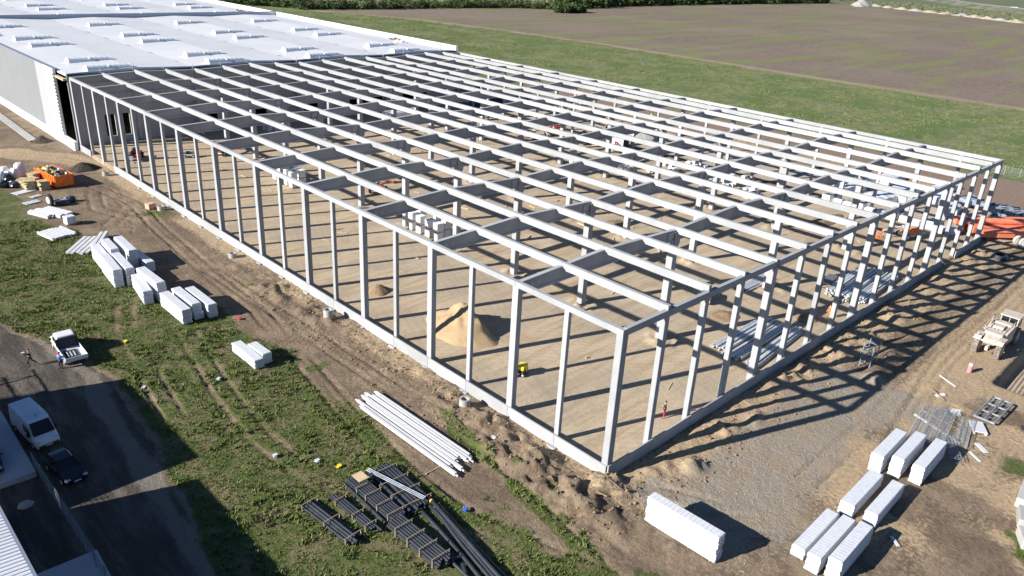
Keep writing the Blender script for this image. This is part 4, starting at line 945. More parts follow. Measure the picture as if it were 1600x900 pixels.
# ---- sand and soil heaps (each a thing)
def heap(name,label,mat,x,y,rx,ry,h,seed,cut=None,rz=0,rough=.25,ridge=.0,n_=44,m_=16,z0=None):
    q=MB(); rings=[]
    for j in range(m_+1):
        t_=j/m_; ring=[]
        for k_ in range(n_):
            a=2*math.pi*k_/n_
            px,py=math.cos(a)*t_,math.sin(a)*t_
            prof=(1-t_)**.95
            nz_=float(fbm(np.array([px*rx*1.2+seed*7.3]),np.array([py*ry*1.2+seed*3.1]),1.1,4,seed)[0])-.5
            edge_=1+.18*(float(fbm(np.array([math.cos(a)*2+seed]),np.array([math.sin(a)*2]),1,3,seed+5)[0])-.5)*2
            z=h*prof*(1+rough*nz_*2)+(.02 if t_<1 else -.15)
            z=min(z,h*(.90+.3*nz_)) if t_<.12 else z
            if ridge: z*= (1-ridge*abs(py))
            if cut is not None and t_<1:
                c_=(px*math.cos(cut)+py*math.sin(cut)); 
                if c_>.18: z*=max(.0,1-(c_-.18)*2.4)*(1+.4*nz_)
            ring.append((px*rx*edge_,py*ry*edge_,z))
        rings.append(ring)
    q.loft(rings[::-1],cap=False)
    q.f=[f_[::-1] for f_ in q.f]
    return tag(q.build(name,M[mat],None,(x,y,(gh(x,y) if z0 is None else z0)-.03),rz,smooth=True),label,'heap')
heap('sand_heap','big yellow sand heap with a dug-out steep side inside the skeleton','sand',7.0,26.4,3.9,5.1,3.1,3,cut=R(-35),rz=R(10),rough=.30,z0=FZ0)
heap('soil_heap','small brown soil heap left of the big sand heap inside the skeleton','soilbr',5.3,40.6,1.6,1.5,1.0,4)
heap('soil_heap','very dark soil heap right of the orange skip','soil',-4.8,115.2,2.7,2.2,1.5,5)
heap('soil_heap','dark soil mound at the end of the long ditch cover','soil',-4.7,139.6,1.9,1.9,1.2,6)
heap('soil_heap','brown earth heap inside the skeleton behind the red machine','soilbr',96.5,84,6,4,2.2,7)
heap('soil_heap','tan earth heap in the left middle of the floor by the small red loader','soilbr',80.3,86,4.5,3,1.3,8)
heap('soil_heap','rounded tan heap standing right of the brown earth heap','soilbr',105,85.5,3.2,3.0,2.4,9)
heap('gravel_heap','grey gravel heap in the far middle of the floor','gravelheap',108,78,6,5,2.4,10)
heap('soil_heap','low flat earth mound between middle interior columns','soilbr',49.2,39.5,3.0,2.0,.5,12)
heap('soil_heap','long low earth mound by the white blocks near the far gable','soilbr',80.5,19.5,6,1.8,.9,13)
heap('soil_heap','brown earth pile inside right behind the front steel bundles','soilbr',41.5,3.2,1.8,1.4,.8,14)
heap('soil_heap','small dug-out earth pile next to the silver car','soilbr',33.8,9.6,2.0,1.6,.45,15)
for i,(x,y) in enumerate([(118,100),(121,80),(122.5,60),(124,41),(126,22)]):
    heap('earth_bank',['first','second','third','fourth','fifth'][i]+' stretch, counted from the hall, of the brown earth bank beyond the far columns','soilbr',x,y,4.0,11,1.0,30+i,rough=.4)
# ---- aerated block pallets
def block_pallet(loc,label,grp):
    t=thing('block_pallet',label,'block pallet',loc,0,grp); return t
bpm=None
def blocks(pos_,grp,names):
    global bpm
    for (x,y,z,rz),lb in zip(pos_,names):
        t=thing('block_pallet',lb,'block pallet',(x,y,FZ0+z),rz,grp)
        if bpm is None:
            q=MB(); 
            q.box(-.58,.58,-.5,.5,.14,1.36); a_=q.build('blocks',M['block'],t,bevel=.02)
            q=MB(); [q.box(-.58,.58,yy_-.05,yy_+.05,0,.13) for yy_ in (-.42,0,.42)]; b2=q.build('pallet',M['wood'],t)
            bpm=(a_,b2)
        else: inst(bpm[0],t); inst(bpm[1],t)
for gi,(bx,by,gn) in enumerate([(22.2,49.9,'pale aerated block pallets in the near group'),(18.6,84.2,'pale aerated block pallets in the farther group')]):
    P_=[];NM=[]
    cw=['left','middle','right']; rw=['nearest','second nearest','third nearest','farthest']
    for i in range(2):
        for j in range(4):
            for k_ in range(2):
                if (i,j,k_) in ((1,2,1),): continue
                P_.append((bx+i*1.75+(j%2)*.1,by+j*(2.0 if gi==0 else 1.9)+(.35 if i else 0),k_*1.38,R(random.uniform(-4,4))))
                NM.append(f"{'upper' if k_ else 'lower'} block pallet, {rw[j]} pair, {'inner' if i else 'facade side'} column of the {'near' if gi==0 else 'farther'} group")
    blocks(P_,gn,NM)
GSB='galvanised profile stacks on the floor'
def steel_pile(loc,rz,L_,W_,rows,label,seed,mat='steel'):
    t=thing('profile_stack',label,'profile stack',loc,rz,GSB); rr_=random.Random(seed); src=None
    for k_ in range(rows):
        x=-W_/2
        while x<W_/2:
            wv=.22
            if src is None: src=MB().prism([(-.085,0),(.085,0),(.085,.13),(.05,.16),(-.05,.16),(-.085,.13)],'y',0,L_).build('profile',M[mat],t,(x,0,.1))
            else:
                if rr_.random()<.85: inst(src,t,(x+rr_.uniform(-.04,.04),rr_.uniform(-.6,.6),.1+k_*.19),R(rr_.uniform(-.8,.8)))
            x+=wv
    q=MB(); [q.box(-W_/2-.1,W_/2+.1,yv-.05,yv+.05,0,.1) for yv in (.8,L_/2,L_-.8)]; q.build('bearers',M['wood'],t)
steel_pile((25.4,5.3,FZ0),R(-88),11.5,1.6,2,'rear stack of long galvanised profiles in the front group behind the gable',1)
steel_pile((24.8,3.1,FZ0),R(-87),12,1.5,2,'middle stack of long galvanised profiles in the front group behind the gable',2)
steel_pile((24.9,1.0,FZ0),R(-86),12,1.1,3,'front stack of long galvanised profiles right behind the plinth',3)
steel_pile((50.4,4.4,FZ0),R(-86),11,1.2,4,'rear stack of profiles in the farther group beside the wooden crate',4)
steel_pile((50.0,2.6,FZ0),R(-86),13,1.4,5,'middle stack of profiles in the farther group',5)
steel_pile((51.2,.9,FZ0),R(-87),12.5,1.2,4,'front stack of profiles in the farther group, close to the plinth',6)
steel_pile((42.8,12.6,FZ0),R(-90),7,1.6,1,'flat loose grey profiles lying behind the second wide gable column',7)
t=thing('wooden_crate','wooden crate with dark corrugated sheets on top beside the profile stacks','crate',(51.9,5.9,FZ0),R(-82))
q=MB()
for x in (-.6,.6):
    for yv in (0,1.2,2.4,3.6): q.box(x-.05,x+.05,yv-.05,yv+.05,0,.9)
for yv in (0,3.6): q.bar((-.6,yv,.1),(.6,yv,.85),.07); q.bar((-.6,yv,.1),(.6,yv,.1),.08); q.bar((-.6,yv,.9),(.6,yv,.9),.08)
for x in (-.6,.6): q.bar((x,0,.1),(x,3.6,.1),.07); q.bar((x,0,.9),(x,3.6,.9),.07)
q.build('crate_frame',M['wood'],t); q=MB()
for i in range(12): q.box(-.6,.6,i*.3,i*.3+.2,.93,1.05)
q.build('sheets',M['shelf'],t)
t=thing('generator','small yellow generator on wheels on the floor right of the sand heap','generator',(4.9,15.2,FZ0),R(20))
MB().box(-.55,.55,-.4,.4,.75,1.15).build('hood',M['yellow'],t,bevel=.05); MB().box(-.5,.5,-.35,.35,.3,.75).build('engine',M['navy'],t); MB().box(.1,.56,-.41,.41,.3,.8).build('side_cover',M['yellow'],t,bevel=.03)
wheels(t,[(-.45,-.3),(.45,-.3),(.45,.3)],.2,.1)
# ---- boom lifts and other small machines
def boomlift(loc,rz,label,col='orange',ext=3.5,up=.9,sc_=1):
    t=thing('boom_lift',label,'boom lift',loc,rz)
    MB().box(-1.0,1.0,-1.3,1.3,.45,.85).build('chassis',M['steel'],t,bevel=.04)
    wheels(t,[(-1.05,-1.0),(1.05,-1.0),(-1.05,1.0),(1.05,1.0)],.45,.34)
    MB().loft([[(-.95,-1.7,.9),(.95,-1.7,.9),(.85,-1.6,1.75),(-.85,-1.6,1.75)],[(-1.0,.3,.9),(1.0,.3,.9),(.9,.1,1.7),(-.9,.1,1.7)],[(-.6,1.0,.9),(.6,1.0,.9),(.5,.9,1.2),(-.5,.9,1.2)]]).build('turntable',M[col],t,bevel=.05)
    b2=MB().bar((0,-1.2,1.75),(0,1.4,1.9),.3,.34); b2.bar((0,1.4,1.9),(0,1.4+ext,1.9+up),.22,.26); b2.build('boom',M['carwhite' if col=='orange' else col],t)
    e=(0,1.4+ext,1.9+up); q=MB().bar(e,(0,e[1]+.6,e[2]-.9),.14); zb=e[2]-1.3
    for x in (-.8,.8):
        for yv in (0,.8):
            q.bar((x,e[1]+.6+yv,zb),(x,e[1]+.6+yv,zb+1.1),.05)
        for z_ in (zb+.55,zb+1.1): q.bar((x,e[1]+.6,z_),(x,e[1]+1.4,z_),.05)
    for yv in (0,.8):
        for z_ in (zb+.55,zb+1.1): q.bar((-.8,e[1]+.6+yv,z_),(.8,e[1]+.6+yv,z_),.05)
    q.box(-.8,.8,e[1]+.6,e[1]+1.4,zb-.03,zb+.02); q.build('basket',M[col],t)
    return t
boomlift((28.8,74.2,FZ0),R(-55),'orange boom lift with dark tyres inside, left of the middle',up=-.3)
boomlift((83.8,7.2,FZ0),R(60),'orange boom lift behind the far gable columns',up=-.5)
boomlift((18.4,110.6,FZ0),R(-60),'red boom lift near the finished hall wall','red',2.5,-.6)
boomlift((86.8,79,FZ0),R(-80),'red machine with dark boom in the far middle of the floor','red',4,-.3)
boomlift((86.8,88.8,FZ0),R(-60),'small red lift left of the red machine with the dark boom','red',2,-.5)
boomlift((87.3,70.3,FZ0),R(-50),'dark red lift right of the red machine with the dark boom','red',1.5,-.5)
boomlift((124,112,FZ0*0),R(-50),'small red lift beyond the far columns close to the hall','red',2,-.5)
def tele(loc,rz,label,b_mat,arm_mat):
    t=thing('telehandler',label,'loader',loc,rz)
    MB().box(-.9,.9,-2.0,1.6,.55,1.15).build('body',M[b_mat],t,bevel=.06)
    MB().loft([[(-.85,-.5,1.15),(-.05,-.5,1.15),(-.1,-.45,2.2),(-.8,-.45,2.2)],[(-.85,.8,1.15),(-.05,.8,1.15),(-.1,.5,2.2),(-.8,.5,2.2)]]).build('cab',M['glass'],t)
    MB().box(-.85,-.05,-.5,.55,2.2,2.28).build('cab_roof',M['carwhite'],t)
    MB().bar((.4,-1.8,1.6),(.4,2.6,1.1),.32,.36).build('arm',M[arm_mat],t)
    q=MB(); [q.box(x-.06,x+.06,2.6,3.8,.5,.56) for x in (.1,.7)]; q.box(-.1,.9,2.5,2.62,.5,1.2); q.build('forks',M['steel'],t)
    wheels(t,[(-1.0,-1.4),(1.0,-1.4),(-1.0,1.2),(1.0,1.2)],.5,.35); return t
tele((4.3,115.6,FZ0),R(150),'dark red loader with a raised arm just inside the facade near the hall','red','navy')
t=tele((12.6,111.9,FZ0),R(60),'small white and grey machine on the floor between two machines','steel','carwhite'); t.scale=(.6,.6,.6)
# ---- orange skip with rubbish, bags, bales
t=thing('waste_skip','orange steel skip heaped with rubbish next to the haul track','skip',(-10.9,109.5,0),R(8))
q=MB(); Ls,Ws,Hs=3.6,1.35,2.0
q.box(-Ws,Ws,-Ls,Ls,.18,.26)
for s_ in (-1,1): q.box(s_*Ws-.04,s_*Ws+.04,-Ls,Ls,.18,Hs)
for s_ in (-1,1): q.box(-Ws,Ws,s_*Ls-.04,s_*Ls+.04,.18,Hs)
q.build('tub',M['orange'],t); q=MB()
for i in range(11):
    yv=-Ls+.2+i*(2*Ls-.4)/10
    for s_ in (-1,1): q.box(s_*(Ws+.09)-.05,s_*(Ws+.09)+.05,yv-.06,yv+.06,.18,Hs-.05)
for s_ in (-1,1): q.box(s_*(Ws+.08)-.08,s_*(Ws+.08)+.08,-Ls,Ls,Hs-.1,Hs+.05)
q.box(-Ws,Ws,-Ls-.14,-Ls-.04,Hs-.12,Hs+.04); q.box(-Ws,Ws,Ls+.04,Ls+.14,Hs-.12,Hs+.04)
q.build('ribs',M['orange'],t); MB().box(-.6,-.4,-Ls,Ls,0,.18).box(.4,.6,-Ls,Ls,0,.18).build('skids',M['rubber'],t)
rbm=[MB(),MB(),MB(),MB()]
for i in range(150):
    x=random.uniform(-1.15,1.15); yv=random.uniform(-3.3,3.3); z_=1.75+.75*(1-(x/1.3)**2)*(1-(yv/3.5)**2)*random.uniform(.5,1); k_=random.choice([0,0,0,0,1,2,2,3])
    if random.random()<.5: rbm[k_].blob((x,yv,z_),random.uniform(.2,.45),random.uniform(.2,.45),random.uniform(.15,.3),7,4,.3,i)
    else: rbm[k_].box(x-.3,x+.3,yv-.1,yv+.15,z_,z_+.06,random.uniform(0,3))
hp=thing('rubbish','rubbish heap of dark bags, foil and boards filling the orange skip','rubbish',(-10.9,109.5,0),R(8))
for m_,k_,nm in zip(rbm,('darkbale','bagwhite','straw','yellow'),('dark_bags','white_scraps','packaging','yellow_scraps')): m_.build(nm,M[k_],hp)
q=MB().box(-1.3,1.3,-3.55,3.55,.26,1.78); q.build('lower_fill',M['navy'],hp)
GBB='white big bags left of the skip'
for i,(x,y,s_,lb) in enumerate([(-14.2,116.4,1.25,'tallest white big bag, nearest the orange skip'),(-15.4,114.5,1.0,'white big bag left of the tallest one'),(-16.6,113.6,.95,'white big bag at the front of the row by the dark bale pile'),(-17.8,113.0,1.1,'leftmost white big bag at the picture edge'),(-16.2,117.4,.9,'white big bag half hidden behind the row')]):
    q=MB(); rg_=[]
    for j,(k_,zz_) in enumerate(((.80,0),(.95,.35),(1.0,.8),(.93,1.3),(.70,1.62),(.35,1.75))): rg_.append([(k_*s_*.72*math.copysign(abs(math.cos(a_))**.6,math.cos(a_))*(1+.05*math.sin(5*a_+j)),k_*s_*.72*math.copysign(abs(math.sin(a_))**.6,math.sin(a_)),zz_*s_*1.1) for a_ in [2*math.pi*v/16 for v in range(16)]])
    q.loft(rg_); t=thing('big_bag',lb,'big bag',at(x,y),R(i*23),GBB); q.build('sack',M['bagwhite'],t,smooth=True)
    q=MB(); [q.tube([(dx*.4,dy*.4,1.7*s_),(dx*.25,dy*.25,2.05*s_),(dx*.1,dy*.4,1.7*s_)],.03,5) for dx in (-1,1) for dy in (-1,1)]; q.build('lifting_straps',M['bagwhite'],t)
GDB='dark foil bales left of the skip'; wv=['front left','front right','rear left','rear right','top']
for i,(x,y,z_) in enumerate([(-18.2,110.7,0),(-16.7,110.0,0),(-17.6,112.2,0),(-16.4,111.6,0),(-17.2,111.1,.95)]):
    q=MB().blob((0,0,.5),.85,.8,.6,12,7,.16,i+50); tag(q.build('foil_bale',M['darkbale'],None,at(x,y,z_)),wv[i]+' dark shiny foil bale of the pile left of the skip','bale',GDB)
GST='yellowish packaging piles by the skip'; wv=['front left','front right','middle','rear tall','rear left']
for i,(x,y,s_) in enumerate([(-15.0,107.6,1.0),(-13.4,106.6,.95),(-14.2,109.2,.9),(-13.4,111.2,1.1),(-15.4,109.6,.9)]):
    q=MB()
    for j in range(9): q.box(-.75+random.uniform(-.1,.1),.75+random.uniform(-.1,.1),-.7,.7,j*.17*s_,j*.17*s_+.14,R(random.uniform(-12,12)))
    tag(q.build('packaging_pile',M['straw'],None,at(x,y),R(i*9)),wv[i]+' pile of yellowish packaging boards beside the orange skip','packaging',GST)
for i,(x,y,l,w_,rz_,mt,lb) in enumerate([(-16.3,106.6,3.2,1.6,20,'foil','white board lying at the foot of the packaging piles'),(-16.8,100.4,2.2,1.4,15,'steel','larger pale sheet lying alone in the grass edge'),(-15.5,103.2,1.6,1.0,20,'steel','smaller pale sheet lying behind the larger one')]):
    tag(MB().box(-l/2,l/2,-w_/2,w_/2,0,.06).build('board',M[mt],None,at(x,y,.05),R(rz_)),lb,'board')
# wheel trailer
t=thing('cable_reel_trailer','old trailer with one big black wheel and dark tarpaulin above the white plank bundles','trailer',at(-13.6,97.6),R(10))
wheels(t,[(-1.5,-.1)],.95,.5,'carwhite'); MB().box(-1.1,1.6,-.5,.7,.5,.62).build('deck',M['steel'],t)
q=MB(); [q.box(a-.5,a+.5,b_,b_+.12,.62+.08*k_,.70+.08*k_,.1*k_) for k_,(a,b_) in enumerate([(-.4,.2),(0,.3),(.1,-.1),(.5,.1)])]; q.build('boards',M['ply'],t)
q=MB(); [q.blob((1.3+.25*i,-.2+.3*(i%2),.45),.55,.45,.5,9,5,.25,i) for i in range(3)]; q.blob((.1,-.7,.3),1.2,.5,.35,10,5,.2,4); q.build('tarpaulin',M['darkbale'],t)
t=thing('goods_crate','small pinkish crate standing alone in front of the plinth','crate',at(-3.9,87.4),R(15))
MB().box(-.6,.6,-.5,.5,.1,.9).build('crate_body',M['brick'],t,bevel=.04); MB().box(-.62,.62,-.52,.52,0,.1).build('pallet',M['wood'],t)
q=MB()
for i in range(28): q.box(-.75,.75,i*1.08,i*1.08+1.03,.10,.20)
q.box(-.68,-.6,0,30.2,0,.12).box(.6,.68,0,30.2,0,.12)
tag(q.build('ditch_cover',M['ring'],None,(-6.0,140.2,.02),R(-1)),'long pale concrete slab strip along the hall wall','slab strip')
# ---- scaffold, dusty machine, formwork, cages on the right
t=thing('scaffold_tower','small grey scaffold stair tower standing on the gravel right of the skeleton','scaffold',at(35.6,-6.6),R(-4))
q=MB(); 
for x in (0,1.3):
    for yv in (-.55,.55): q.bar((x,yv,0),(x,yv,3.0),.07)
q.build('posts',M['greyblue'],t); q=MB()
for z_ in (.4,1.1,1.8,2.5): 
    for yv in (-.55,.55): q.bar((0,yv,z_),(1.3,yv,z_),.05)
    for x in (0,1.3): q.bar((x,-.55,z_),(x,.55,z_),.05)
q.build('rails',M['greyblue'],t); q=MB()
for i in range(9): q.box(.15,1.1,-.5+i*.115,-.42+i*.115,.3+i*.25,.34+i*.25)
q.build('steps',M['greyblue'],t)
t=thing('soil_stabiliser','dust covered pale heavy machine with huge tyres and a rear cab by the trench','construction machine',at(49.4,-14.4),R(-90))
D=M['dusty']
MB().loft([[(-.6,.5,1.45),(.6,.5,1.45),(.7,.5,2.0),(-.7,.5,2.0)],[(-.72,1.6,1.3),(.72,1.6,1.3),(.8,1.6,2.25),(-.8,1.6,2.25)],[(-1.1,2.8,.7),(1.1,2.8,.7),(1.2,2.8,2.45),(-1.2,2.8,2.45)],[(-1.2,5.2,.7),(1.2,5.2,.7),(1.25,5.2,2.75),(-1.25,5.2,2.75)],[(-1.2,7.6,.8),(1.2,7.6,.8),(1.1,7.6,2.2),(-1.1,7.6,2.2)]]).build('body',D,t,bevel=.08)
w0=None
for x in (-1.15,1.15):
    for yv in (.95,6.9):
        if w0 is None:
            n_=22; q=MB(); rd_=.98; wd=.62
            q.loft([[(xx,r_*math.cos(2*math.pi*i/n_),r_*math.sin(2*math.pi*i/n_)) for i in range(n_)] for xx,r_ in ((-wd/2,rd_*.82),(-wd*.42,rd_*.97),(wd*.42,rd_*.97),(wd/2,rd_*.82))])
            for i in range(n_):
                a=2*math.pi*i/n_
                for s_ in (-1,1): q.bar((s_*wd*.48,math.cos(a)*rd_,math.sin(a)*rd_),(s_*.02,math.cos(a+.18)*rd_*1.02,math.sin(a+.18)*rd_*1.02),.09,.10)
            w0=q.build('wheel',M['dustydark'],t,(x,yv,.98)); r0=MB().tube([(-.33,0,0),(.33,0,0)],.5,14).build('rim',D,w0)
        else: c_=inst(w0,t,(x,yv,.98)); inst(r0,c_)
for s_ in (-1,1): MB().prism([(-.15,1.9),(.3,2.15),(1.7,2.15),(2.1,1.9),(2.1,2.0),(1.7,2.27),(.3,2.27),(-.15,2.0)],'x',s_*1.15-.36,s_*1.15+.36).build('mudguard',D,t)
q=MB(); q.bar((-.9,.1,1.9),(.9,.1,1.9),.18); q.bar((-1.2,.2,1.7),(-1.2,.2,2.6),.1); q.bar((1.2,.2,1.7),(1.2,.2,2.4),.1); q.box(-.15,.15,.1,1.2,.8,1.3); q.build('front_frame',D,t)
q=MB(); q.box(-.9,.9,1.5,2.6,2.3,2.55).box(-.55,.5,3.0,4.0,2.6,2.9).box(-.95,.95,4.3,5.1,2.7,3.0); [q.bar((-.8+.4*i,2.7,2.5),(-.8+.4*i,4.2,2.8),.08) for i in range(5)]
for s_ in (-1,1): q.bar((s_*1.15,1.2,2.9),(s_*1.15,5.0,3.3),.06); q.bar((s_*1.15,2.2,2.4),(s_*1.15,2.2,3.0),.06); q.bar((s_*1.15,4.6,2.6),(s_*1.15,4.6,3.2),.06)
q.build('engine_cover',D,t)
MB().loft([[(-.55,5.6,2.4),(1.25,5.6,2.4),(1.2,5.65,3.5),(-.5,5.65,3.5)],[(-.55,7.4,2.3),(1.25,7.4,2.3),(1.2,7.2,3.5),(-.5,7.2,3.5)]]).build('cab',M['glass'],t)
MB().box(-.7,1.4,5.35,7.5,3.5,3.64).build('cab_roof',D,t,bevel=.05)
q=MB(); [q.bar((x,y_,2.4),(x,y_,3.5),.10) for x in (-.52,1.22) for y_ in (5.62,7.3)]; q.bar((.35,5.62,2.4),(.35,5.62,3.5),.06); q.build('cab_pillars',D,t)
MB().tube([(-.95,4.0,2.6),(-.95,4.0,3.7)],.09,8).build('exhaust',M['dustydark'],t)
for i in range(6): pass
lights(t,[(1.5,5.3,3.1),(-1.2,5.3,3.1)],M['rubber'],'mirror',(.2,.08,.5))
t=thing('formwork_frame','grey rectangular steel lattice frame lying on the ground below the trench end','formwork',at(34.0,-18.1,.1),R(-91))
q=MB(); Wf,Lf=1.8,5.6
for x in (0,Wf/2,Wf): q.bar((x,0,.25),(x,Lf,.25),.10,.2)
for yv in (0,Lf*.33,Lf*.66,Lf): q.bar((0,yv,.25),(Wf,yv,.25),.07,.16)
q.build('beams',M['greyblue'],t); q=MB()
for i in range(3):
    q.bar((0,i*Lf/3,.33),(Wf/2,(i+1)*Lf/3,.33),.05); q.bar((Wf/2,i*Lf/3,.33),(Wf,(i+1)*Lf/3,.33),.05)
q.build('braces',M['greyblue'],t)
GRC='reinforcement cages behind the white stacks'
for i,(x,y,L_,w_,rz_,lb) in enumerate([(24.7,-15.6,8,1.0,-82,'leftmost long reinforcement cage reaching to the white stack'),(25.2,-16.6,8,.9,-82,'second reinforcement cage from the left'),(25.6,-17.6,8,.8,-81,'third reinforcement cage from the left, bluish'),(27.4,-18.9,5.5,1.2,-79,'right reinforcement cage beside the far white stack'),(24.6,-19.6,4.0,.9,-60,'small blue-grey cage half in the stack shadow')]):
    t=thing('reinforcement_cage',lb,'reinforcement cage',at(x,y),R(rz_),GRC); q=MB(); 
    for xx in np.linspace(-w_/2,w_/2,4):
        for zz_ in (.1,.55): q.bar((xx,0,zz_),(xx,L_,zz_),.03)
    q.build('long_bars',M['cage'],t); q=MB(); k_=0
    while k_*.34<L_:
        yv=k_*.34; q.bar((-w_/2,yv,.1),(w_/2,yv,.1),.025); q.bar((-w_/2,yv,.55),(w_/2,yv,.55),.025); q.bar((-w_/2,yv,.1),(-w_/2,yv,.55),.025); q.bar((w_/2,yv,.1),(w_/2,yv,.55),.025); k_+=1
    q.build('stirrups',M['cage'],t)
for i,(a,b_,w_,mt,lb) in enumerate([((36.8,-13.2),(35.3,-15.0),.16,'wood','pale plank lying alone in two lengths on the soil'),((35.9,-14.0),(36.6,-14.6),.4,'whitesteel','short white board beside the lone plank'),((31.6,-14.2),(30.6,-18.0),.22,'wood','long timber plank lying across the reinforcement cages'),((33.0,-15.6),(31.4,-18.1),.18,'wood','second timber plank parallel to the long one across the cages'),((30.2,-14.0),(28.3,-18.8),.30,'whitesteel','white metal strip laid across the middle of the cages'),((40.4,-12.8),(39.3,-14.8),.2,'whitesteel','bent white strip lying on the sandy soil'),((27.6,-19.8),(26.6,-21.0),.25,'whitesteel','white strip on the ground right of the far white stack'),((-3.3,-1.6),(-3.0,-2.5),.14,'wood','light timber batten lying near the front building corner'),((-1.9,-.9+-.9),(-1.5,-2.8),.14,'wood','second light batten right of the building corner'),((10.4,-19.6),(9.7,-20.4),.25,'whitesteel','white scrap strip in the shadow of the lower right stacks'),((29.5,-19.8),(28.6,-20.9),.5,'whitesteel','small white board at the end of the right reinforcement cage')]):
    q=MB().bar((a[0],a[1],gh(*a)+.1),(b_[0],b_[1],gh(*b_)+.1),w_,.06); tag(q.build('plank',M[mt]),lb,'plank')
t=thing('steel_rack','small white rack piece lying beside the lattice frame','rack',at(32.4,-19.0),R(-60)); q=MB(); q.box(-.6,.6,-1,1,.2,.3); [q.box(x-.08,x+.08,yv-.3,yv+.3,0,.2) for x in (-.5,.5) for yv in (-.7,.7)]; q.build('rack_body',M['whitesteel'],t)
t=thing('site_ladder','white ladder-like grating lying behind the cages','grating',at(33.9,-16.6),R(-70)); q=MB(); [q.bar((x,0,.15),(x,2.2,.15),.08) for x in (-.5,.5)]; [q.bar((-.5,yv,.16),(.5,yv,.16),.09) for yv in np.linspace(.1,2.1,8)]; q.build('grating_body',M['whitesteel'],t)
t=thing('drum','pink plastic drum with a white top standing at the trench edge','drum',at(44.0,-14.6),0)
MB().tube([(0,0,0),(0,0,.85)],.25,14).build('drum_body',M['pink'],t); MB().tube([(0,0,.85),(0,0,1.05)],[.24,.14],14).build('lid',M['foil'],t)
GTP='thin blue-white pipes in the trench'
for i in range(5):
    q=MB().tube([(43.8+.5*i,-18.2-.42*i,-1.35),(52,-18.0-.42*i,-1.35),(60,-18.2-.42*i,-1.35)],.035,6); tag(q.build('service_pipe',M['foil']),['first','second','third','fourth','fifth'][i]+' thin pale pipe in the trench, counted from the machine side','pipe',GTP)
GMR='concrete barrier blocks at the right picture edge'
for i,(x,y,l,h_,lb) in enumerate([(23.9,-25.4,3.4,.9,'largest pale concrete block, topmost at the right picture edge'),(20.6,-26.2,2.2,.8,'middle pale concrete block at the right picture edge'),(18.0,-27.0,2.0,.8,'lowest pale concrete block at the right picture edge')]):
    tag(MB().box(-l/2,l/2,-.7,.7,0,h_).build('concrete_block',M['ring'],None,at(x,y),R(6+10*i),bevel=.06),lb,'concrete block',GMR)
t=thing('orange_barrier','orange barrier post with a dark foot at the right picture edge','barrier',at(36.0,-22.3),R(20)); MB().box(-.9,1.2,-.1,.1,.9,1.15).build('bar',M['orange'],t); MB().box(-.1,.1,-.1,.1,0,1.2).build('post',M['red'],t); MB().box(-.35,.35,-.5,.5,0,.2).build('foot',M['navy'],t)
# coil, orange steel, blue bundle, foil wrapped goods near the far gable corner
t=thing('hose_coil','coil of black hose lying on the ground outside the far gable','hose coil',at(88.0,-5.2),0)
q=MB(); [q.tube([(1.5*(1-.07*k_)*math.cos(a_),1.1*(1-.07*k_)*math.sin(a_),.12+.09*k_) for a_ in [2*math.pi*v/20 for v in range(21)]],.09,6) for k_ in range(5)]; q.build('hose',M['black'],t)
GOR='long orange steel beams by the far corner'; wv=['front','second','third','rear']
for i in range(4):
    t=thing('orange_beam',wv[i]+' long orange-red steel beam of the stack outside the far gable corner','steel beam',at(96.6+i*1.35,-1.2+i*1.75,.5),R(-129),GOR)
    q=MB().box(-.7,.7,-2,13,0,.9); q.build('beam_web',M['orangered'],t); MB().box(-.85,.85,-2,13,.9,1.0).build('flange',M['orangered'],t)
    q=MB(); [q.box(-.72,.72,yv-.06,yv+.06,-.02,.92) for yv in range(-1,13,2)]; q.build('stiffeners',M['orangered'],t); q=MB(); [q.box(-.9,.9,yv,yv+.3,-.5,0) for yv in (-1,6,12)]; q.build('sleepers',M['wood'],t)
tag(MB().tube([(0,0,0),(0,14,0)],.55,14).build('steel_tube',M['orangered'],None,at(98.6,1.6,1.95),R(-130)),'orange steel tube with pale rings resting on the orange beams','tube')
wheels(thing('axle','grey wheel axle standing in front of the orange beams','axle',at(96.6,-5.6),R(50)),[(-.6,0),(.6,0)],.8,.5,'carwhite','dusty')
GBL='blue-grey wrapped steel bundles behind the orange beams'
for i in range(6):
    t=thing('steel_bundle',['first','second','third','fourth','fifth','sixth'][i]+' blue-grey steel bundle, counted from the skeleton corner, behind the orange beams','steel bundle',at(113.5+.4*i,3.6-1.9*i),R(-20),GBL)
    q=MB(); [q.box(-.7+.36*a_,-.40+.36*a_,-3.5+random.uniform(-.3,.3),3.5,.1+.34*b_,.38+.34*b_) for a_ in range(4) for b_ in range(4)]; q.build('profiles',M['greyblue'],t); [MB().box(-.8,.85,yv-.06,yv+.06,0,1.53).build('strap',M['navy'],t) for yv in (-2.5,0,2.5)]
GFO='foil covered goods beyond the far gable corner'; k_=0
names=['far left','far middle','far right','near left long','near middle long','near right','rear strip','front corner','last right']
